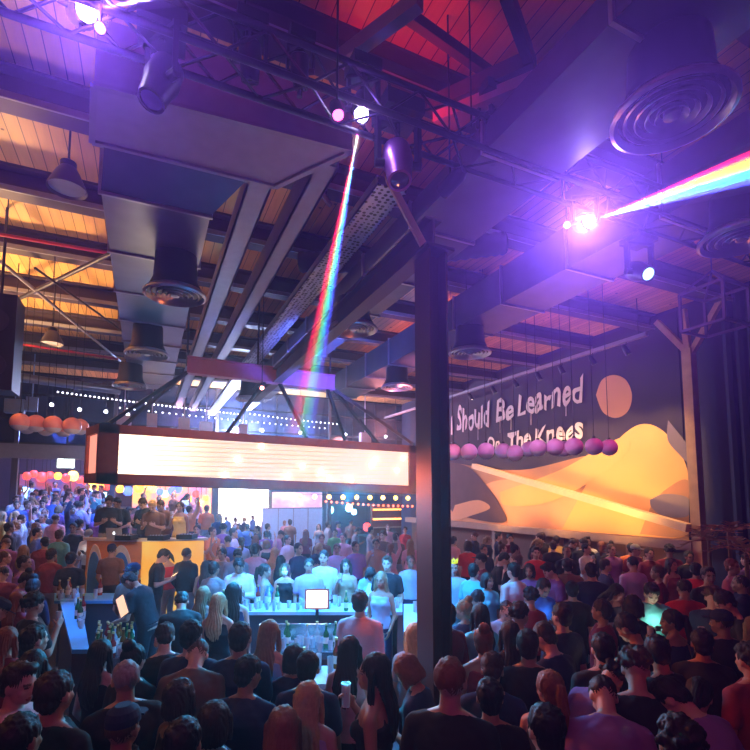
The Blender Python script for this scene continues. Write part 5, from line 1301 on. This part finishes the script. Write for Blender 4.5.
# labels for filler people: look first, place in a row only when look is the same
HN = {'long': 'long %s hair', 'tail': '%s ponytail', 'bob': '%s bob', 'bun': '%s hair bun', 'short': 'short %s hair', 'quiff': '%s quiff', 'buzz': 'shaved %s hair', 'curly': 'curly %s hair', 'cap': 'cap'}
TN = {'tank': 'tank top', 'tee': 't-shirt', 'long': 'long-sleeved top', 'jacket': 'jacket', 'dress': 'dress'}
seen = {}
for q in PEOPLE:
    if q['label']: q['o']['label'] = q['label']; q['o']['group'] = 'people in the club crowd'; continue
    h = HN[q['hair']]; h = h % q['hc'] if '%s' in h else h
    l = '%s in %s %s, %s, %s' % ('woman' if q['sex'] == 'f' else 'man', q['tc'], TN[q['topk']], h, q['region']); seen.setdefault(l, []).append(q)
for l, L in seen.items():
    L.sort(key=lambda q: q['px'])
    for j, q in enumerate(L):
        q['o']['label'] = l if len(L) == 1 else l.split(',')[0]+','+','.join(l.split(',')[2:])+', '+('left one' if j == 0 else 'right one' if j == len(L)-1 else 'middle one'); q['o']['group'] = 'people in the club crowd'
labs = {}
for q in PEOPLE: labs.setdefault(q['o']['label'], []).append(q)
for l, L in labs.items():
    if len(L) > 1:
        L.sort(key=lambda q: q['px'])
        for j, q in enumerate(L): q['o']['label'] = l+(' further left' if j == 0 else ' further right' if j == len(L)-1 else ' between two alike')
# --- held things
PHN = mat('phone_black', (.02, .02, .025), .3)
def held_phone(q, col, es, label, light=0, lc=(.6, .8, 1)):
    g = (q['grips'][0]+q['grips'][1])/2 if q['pose'] in ('phone', 'hunch') else q['grips'][0]
    o = empty('mobile_phone', (0, 0, 0), label, 'phone'); bpy.context.view_layer.update()
    M = q['o'].matrix_world @ Matrix.Translation(g+Vector((0, .02, .03))) @ Matrix.Rotation(R(35), 4, 'X'); o.matrix_world = M
    b = nb(); box(b, (-.036, -.072, -.004), (.036, .072, .004)); obj('phone_body', b, PHN, o)
    b = nb(); box(b, (-.032, -.066, .004), (.032, .066, .006)); obj('screen', b, emis('phone_glow_%d' % int(es*10), col, es), o)
    if light: lamp('POINT', M @ Vector((0, 0, .06)), lc, light, size=.03)
def find(px, py): return min(PEOPLE, key=lambda q: abs(q['px']-px)+abs(q['py']-py))
bpy.context.view_layer.update()
for (px, py, col, es, lab, li, lc) in ((649, 590, (.8, 1, .9), 9, 'bright phone lighting the face of the man in the v-neck', 2.2, (.7, 1, .75)), (610, 590, (.8, .85, 1), 3, 'phone in the hands of the woman with long dark hair', .5, (1, .6, .6)),
        (540, 585, (.2, .6, 1), 6, 'phone glowing blue below the bright red t-shirt', 1.2, (.1, .45, 1)), (640, 628, (1, .8, .5), 6, 'phone glowing warm below the phone-lit man', .8, (1, .7, .35)), (692, 700, (1, .1, .03), 7, 'phone glowing red-orange at the lower right', .9, (1, .1, .04)),
        (157, 555, (1, .6, .3), 4, 'phone held by the man in black before the yellow booth', .6, (1, .5, .3)), (169, 556, (1, .6, .5), 3, 'phone held by the woman in red before the booth', 0, None), (232, 567, (.7, .9, 1), 3, 'phone held by the white-shirted man at the bar end', 0, None),
        (498, 558, (.5, .7, 1), 4, 'phone held by the man in black below the rail', 0, None), (94, 534, (.7, .9, 1), 4, 'phone held by the man in the pale cap', .5, (.5, .8, 1)), (420, 670, (.1, .9, 1), 5, 'phone glowing cyan at the column foot', .8, (.1, .7, 1)),
        (576, 680, (.9, .9, 1), 4, 'phone glowing white low at the right of centre', .4, (.6, .6, 1)), (738, 602, (1, .4, .3), 2, 'phone held by the man in profile at the right edge', .4, (1, .2, .1)), (166, 640, (.5, .7, 1), 3, 'phone held by the man before the left bar bottles', 0, None)):
    held_phone(find(px, py), col, es, lab, li, lc)
for q in PEOPLE:
    if q['pose'] in ('drink', 'turn') and q['D'] < 20:
        g = q['grips'][0 if q['pose'] == 'drink' else 1]; M = q['o'].matrix_world @ Matrix.Translation(g+Vector((0, 0, -.05)))
        o = bpy.data.objects.new('glass', TALL); C.objects.link(o); o.location = M.translation; o['category'] = 'glass'; o['group'] = 'drinks held in the crowd'
        o['label'] = ('glass held by the '+q['o']['label'])
        w = o['label'].split(); o['label'] = ' '.join(w[:16]).rstrip(',')
# menu card and glowing sheet
q = find(368, 569); p = q['o'].matrix_world @ Vector((0, .4, 1.22)); o = tag(None or (lambda b: (box(b, (-.1, -.003, -.15), (.1, .003, .15)), obj('menu_card', b, mat('paper_white', (.8, .8, .82), .6)))[1])(nb()), 'white menu card held over the bar by the person in pale blue', 'menu'); o.location = p; o.rotation_euler = (R(-30), R(25), -YAW)
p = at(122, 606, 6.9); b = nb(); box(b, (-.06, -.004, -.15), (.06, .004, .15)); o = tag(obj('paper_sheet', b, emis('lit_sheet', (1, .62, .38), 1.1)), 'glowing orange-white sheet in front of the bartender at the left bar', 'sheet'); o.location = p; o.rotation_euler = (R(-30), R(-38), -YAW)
b = nb(); box(b, (-.07, .005, -.16), (.07, .012, .16)); obj('clip_board', b, BLACKM, o)
# ------------------------------------------------------------------ lights
VIO = (.26, .1, 1)
# glare of the moving heads: they point at the viewer through the haze
for p, e in ((PA, 1300), (PB, 130), (PC, 3800)):
    lamp('SPOT', p+camdir(p)*.06, VIO, e, aim=camdir(p)-Vector((0, 0, .02)), size=.04, angle=50, blend=.8)
    lamp('POINT', p+camdir(p)*.12, VIO, 4, size=.04)
# rainbow beams: one thin spot per colour, running through an added cone of denser haze
def rainbow(p, aim, spread, cols, e, ang, axis, L, dens, label):
    aim = aim.normalized(); n = len(cols); tot = spread*(n-1)+ang
    for i, c in enumerate(cols):
        a = (i-(n-1)/2)*spread; d = Matrix.Rotation(R(a), 3, axis) @ aim
        lamp('SPOT', p+camdir(p)*.08+aim*.13, c, e, aim=d, size=.004, angle=ang, blend=.3)
    m = bpy.data.materials.new('beam_haze'); m.use_nodes = True; nn = m.node_tree.nodes; nn.clear(); out = nn.new('ShaderNodeOutputMaterial'); v = nn.new('ShaderNodeVolumeScatter')
    v.inputs['Density'].default_value = dens; v.inputs['Anisotropy'].default_value = 0; v.inputs['Color'].default_value = (1, 1, 1, 1); m.node_tree.links.new(v.outputs[0], out.inputs['Volume'])
    t = math.tan(R(tot/2+.6)); b = nb(); p2 = p+camdir(p)*.08; tube(b, p2+aim*.16, p2+aim*L, .02+t*.16, .02+t*L, 24); tag(obj('light_beam', b, m), label, 'light beam')
RB_ = [(1, .01, .1), (1, .3, .02), (.85, .8, .05), (.05, 1, .25), (.05, .5, 1), (.06, .08, 1)]
vw = lambda p: (p-Vector((0, 0, H))).normalized()
rainbow(PC, aimC, 2.0, RB_, 42000, 3.0, vw(PC), 3.2, .5, 'rainbow light beam fanning out from the brightest light to the right edge')
rainbow(PB, aimB, 1.05, [RB_[0], (1, .15, .1), (.2, 1, .4), (.05, .6, 1), RB_[5]], 50000, 1.5, -vw(PB), 3.6, .3, 'narrow rainbow light beam slanting down left of the column')
rainbow(PA, aimA, 1.2, [(1, .03, .4), (.8, .7, 1), (.4, .3, 1)], 20000, 1.5, vw(PA), 1.6, .5, 'short violet light beam at the upper left')
# purple wash spot aimed up at the right of the roof
lamp('SPOT', (6.5, 4.5, 5.4), (.5, .1, .5), 60, aim=(.5, .5, .6), angle=130, size=.3)
# violet/blue wash in the middle roof, warm wash on the left boards and far roof
lamp('SPOT', (3.0, 8.6, 4.6), (.1, .16, 1), 800, aim=(.15, .5, 1), angle=120, size=.3)
lamp('SPOT', (-3.6, 11, 4.2), (1, .58, .26), 1700, aim=(-.1, -.15, 1), angle=140, size=.3)
lamp('SPOT', (-6.5, 7, 4.2), (1, .6, .3), 1000, aim=(.2, .0, 1), angle=140, size=.3)
lamp('SPOT', (5.5, 9.5, 4.4), (1, .25, .35), 350, aim=(.35, .1, 1), angle=120, size=.3)
lamp('SPOT', (.3, 8.3, 4.6), (.1, .5, 1), 60, aim=(-.25, -.2, 1), angle=80, size=.2)
lamp('SPOT', (1.9, 3.4, 6.15), (1, .02, .02), 26, aim=(.5, .3, 1), angle=120, size=.2)
# bar: cyan lamps under the sign
for px, D, e in ((240, 8.3, 300), (300, 7.6, 420), (360, 7.6, 460), (410, 7.2, 330), (330, 9.2, 400), (250, 6.8, 200), (320, 6.0, 160)):
    q = flat(px, D); q.z = 3.0; lamp('SPOT', q, (.03, .36, 1), e, aim=(0, 0, -1), angle=125, size=.15)
q = flat(470, 8); q.z = 3.4; lamp('SPOT', q, (.03, .5, 1), 170, aim=(0, 0, -1), angle=70, size=.15)
q = flat(95, 8.8); q.z = 3.2; lamp('SPOT', q, (.03, .3, 1), 420, aim=(0, -.1, -1), angle=95, size=.15)
q = flat(260, 12.5); q.z = 4.8; lamp('SPOT', q, (.12, .2, 1), 900, aim=(.0, .25, -1), angle=110, size=.2)
q = flat(80, 14); q.z = 4.8; lamp('SPOT', q, (.06, .25, 1), 1500, aim=(0, .3, -1), angle=120, size=.2)
q = flat(150, 9.0); q.z = 2.7; lamp('SPOT', q, (1, .35, .12), 25, aim=(0, -.1, -1), angle=120, size=.1)
q = flat(175, 11.2); q.z = 3.6; lamp('SPOT', q, (1, .55, .12), 90, aim=(0, .1, -1), angle=110, size=.1)
# added lamps without fixtures: warm on column and sign frame, pink on globes
q = flat(404, 5.6); q.z = 3.0; lamp('POINT', q, (1, .2, .04), 60, size=.1)
lamp('SPOT', (1.2, 6.2, 4.7), (1, .25, .06), 120, aim=(.2, 1, -.32), angle=85, size=.2)
lamp('SPOT', (3.8, 6.2, 4.7), (1, .25, .06), 110, aim=(.2, 1, -.32), angle=85, size=.2)
q = flat(520, 7.6); q.z = 4.9; lamp('SPOT', q, (1, .45, .8), 120, aim=(.5, 1, -.6), angle=110, size=.2)
q = flat(60, 7.6); q.z = 4.9; lamp('SPOT', q, (1, .4, .35), 45, aim=(-.5, 1, -.5), angle=90, size=.2)
# yard
for px, D, e, c in ((180, 19, 1500, (1, .35, .45)), (240, 19, 2200, (.5, .6, 1)), (300, 21, 1800, (.35, .5, 1)), (380, 20, 350, (1, .3, .3)), (60, 20, 1400, (.2, .3, 1))):
    q = flat(px, D); q.z = 5.4; lamp('POINT', q, c, e, size=.4)
# added spots without fixtures: column glow, cyan rim, booth front, left bar
q = flat(230, 6.2); q.z = 3.2; lamp('SPOT', q, (1, .16, .03), 380, aim=Vector((cp.x, cp.y, 2.1))-q, angle=50, blend=1, size=.1)
for px, D in ((250, 7.4), (350, 7.2)): q = flat(px, D); q.z = 2.9; lamp('SPOT', q, (.04, .5, 1), 520, aim=(-SY, -CY, -.42), angle=95, size=.08)
q = flat(85, 7.4); q.z = 2.9; lamp('SPOT', q, (.02, .28, 1), 330, aim=(0, 0, -1), angle=75, size=.1)
q = flat(118, 8.6); q.z = 2.6; lamp('SPOT', q, (1, .7, .5), 70, aim=(SY, CY, -.35), angle=70, size=.1)
# painted wall spotlights
for i, L in enumerate(TRK):
    lamp('SPOT', L+Vector((.06, 0, -.08)), (1, .6, .28), 300 if i < 3 else 420, aim=(1.1, 0, -3.0), angle=62, blend=.8, size=.04)
for v in (8.2, 10.2, 12.6): lamp('SPOT', (9.2, v, 2.1), (1, .5, .12), 230, aim=(1.4, 0, 1.0), angle=120, blend=.9, size=.1)
# red and magenta room light over the front of the crowd
lamp('AREA', (-2.2, -1.8, 5.6), (1, .04, .42), 42, aim=(.45, 1, -.75), size=1.2)
lamp('AREA', (5, -1.8, 5.8), (1, .04, .2), 9, aim=(.2, 1, -.7), size=1.2)
lamp('SPOT', (4.5, 3.5, 5.5), (.2, .12, 1), 20, aim=(.2, .5, -1), angle=100, size=.2)
lamp('SPOT', (7.6, 5.5, 5.0), (.9, .06, .25), 60, aim=(0, .1, -1), angle=100, size=.2)
lamp('SPOT', (1.8, 3.4, 5.4), (.06, .4, .9), 30, aim=(-.25, -.0, -1), angle=70, size=.1)
w = bpy.data.worlds.new('world'); scene.world = w; w.use_nodes = True
w.node_tree.nodes['Background'].inputs[0].default_value = (.05, .02, .12, 1); w.node_tree.nodes['Background'].inputs[1].default_value = .05
vs = w.node_tree.nodes.new('ShaderNodeVolumeScatter'); vs.inputs['Density'].default_value = .0048; vs.inputs['Anisotropy'].default_value = .78; vs.inputs['Color'].default_value = (.92, .92, 1, 1)
w.node_tree.links.new(vs.outputs[0], w.node_tree.nodes['World Output'].inputs['Volume'])
scene.view_settings.view_transform = 'Standard'; scene.view_settings.look = 'None'; scene.view_settings.gamma = 1; scene.view_settings.exposure = 0
scene.view_settings.use_curve_mapping = False
bpy.data.scenes.remove(WORK)
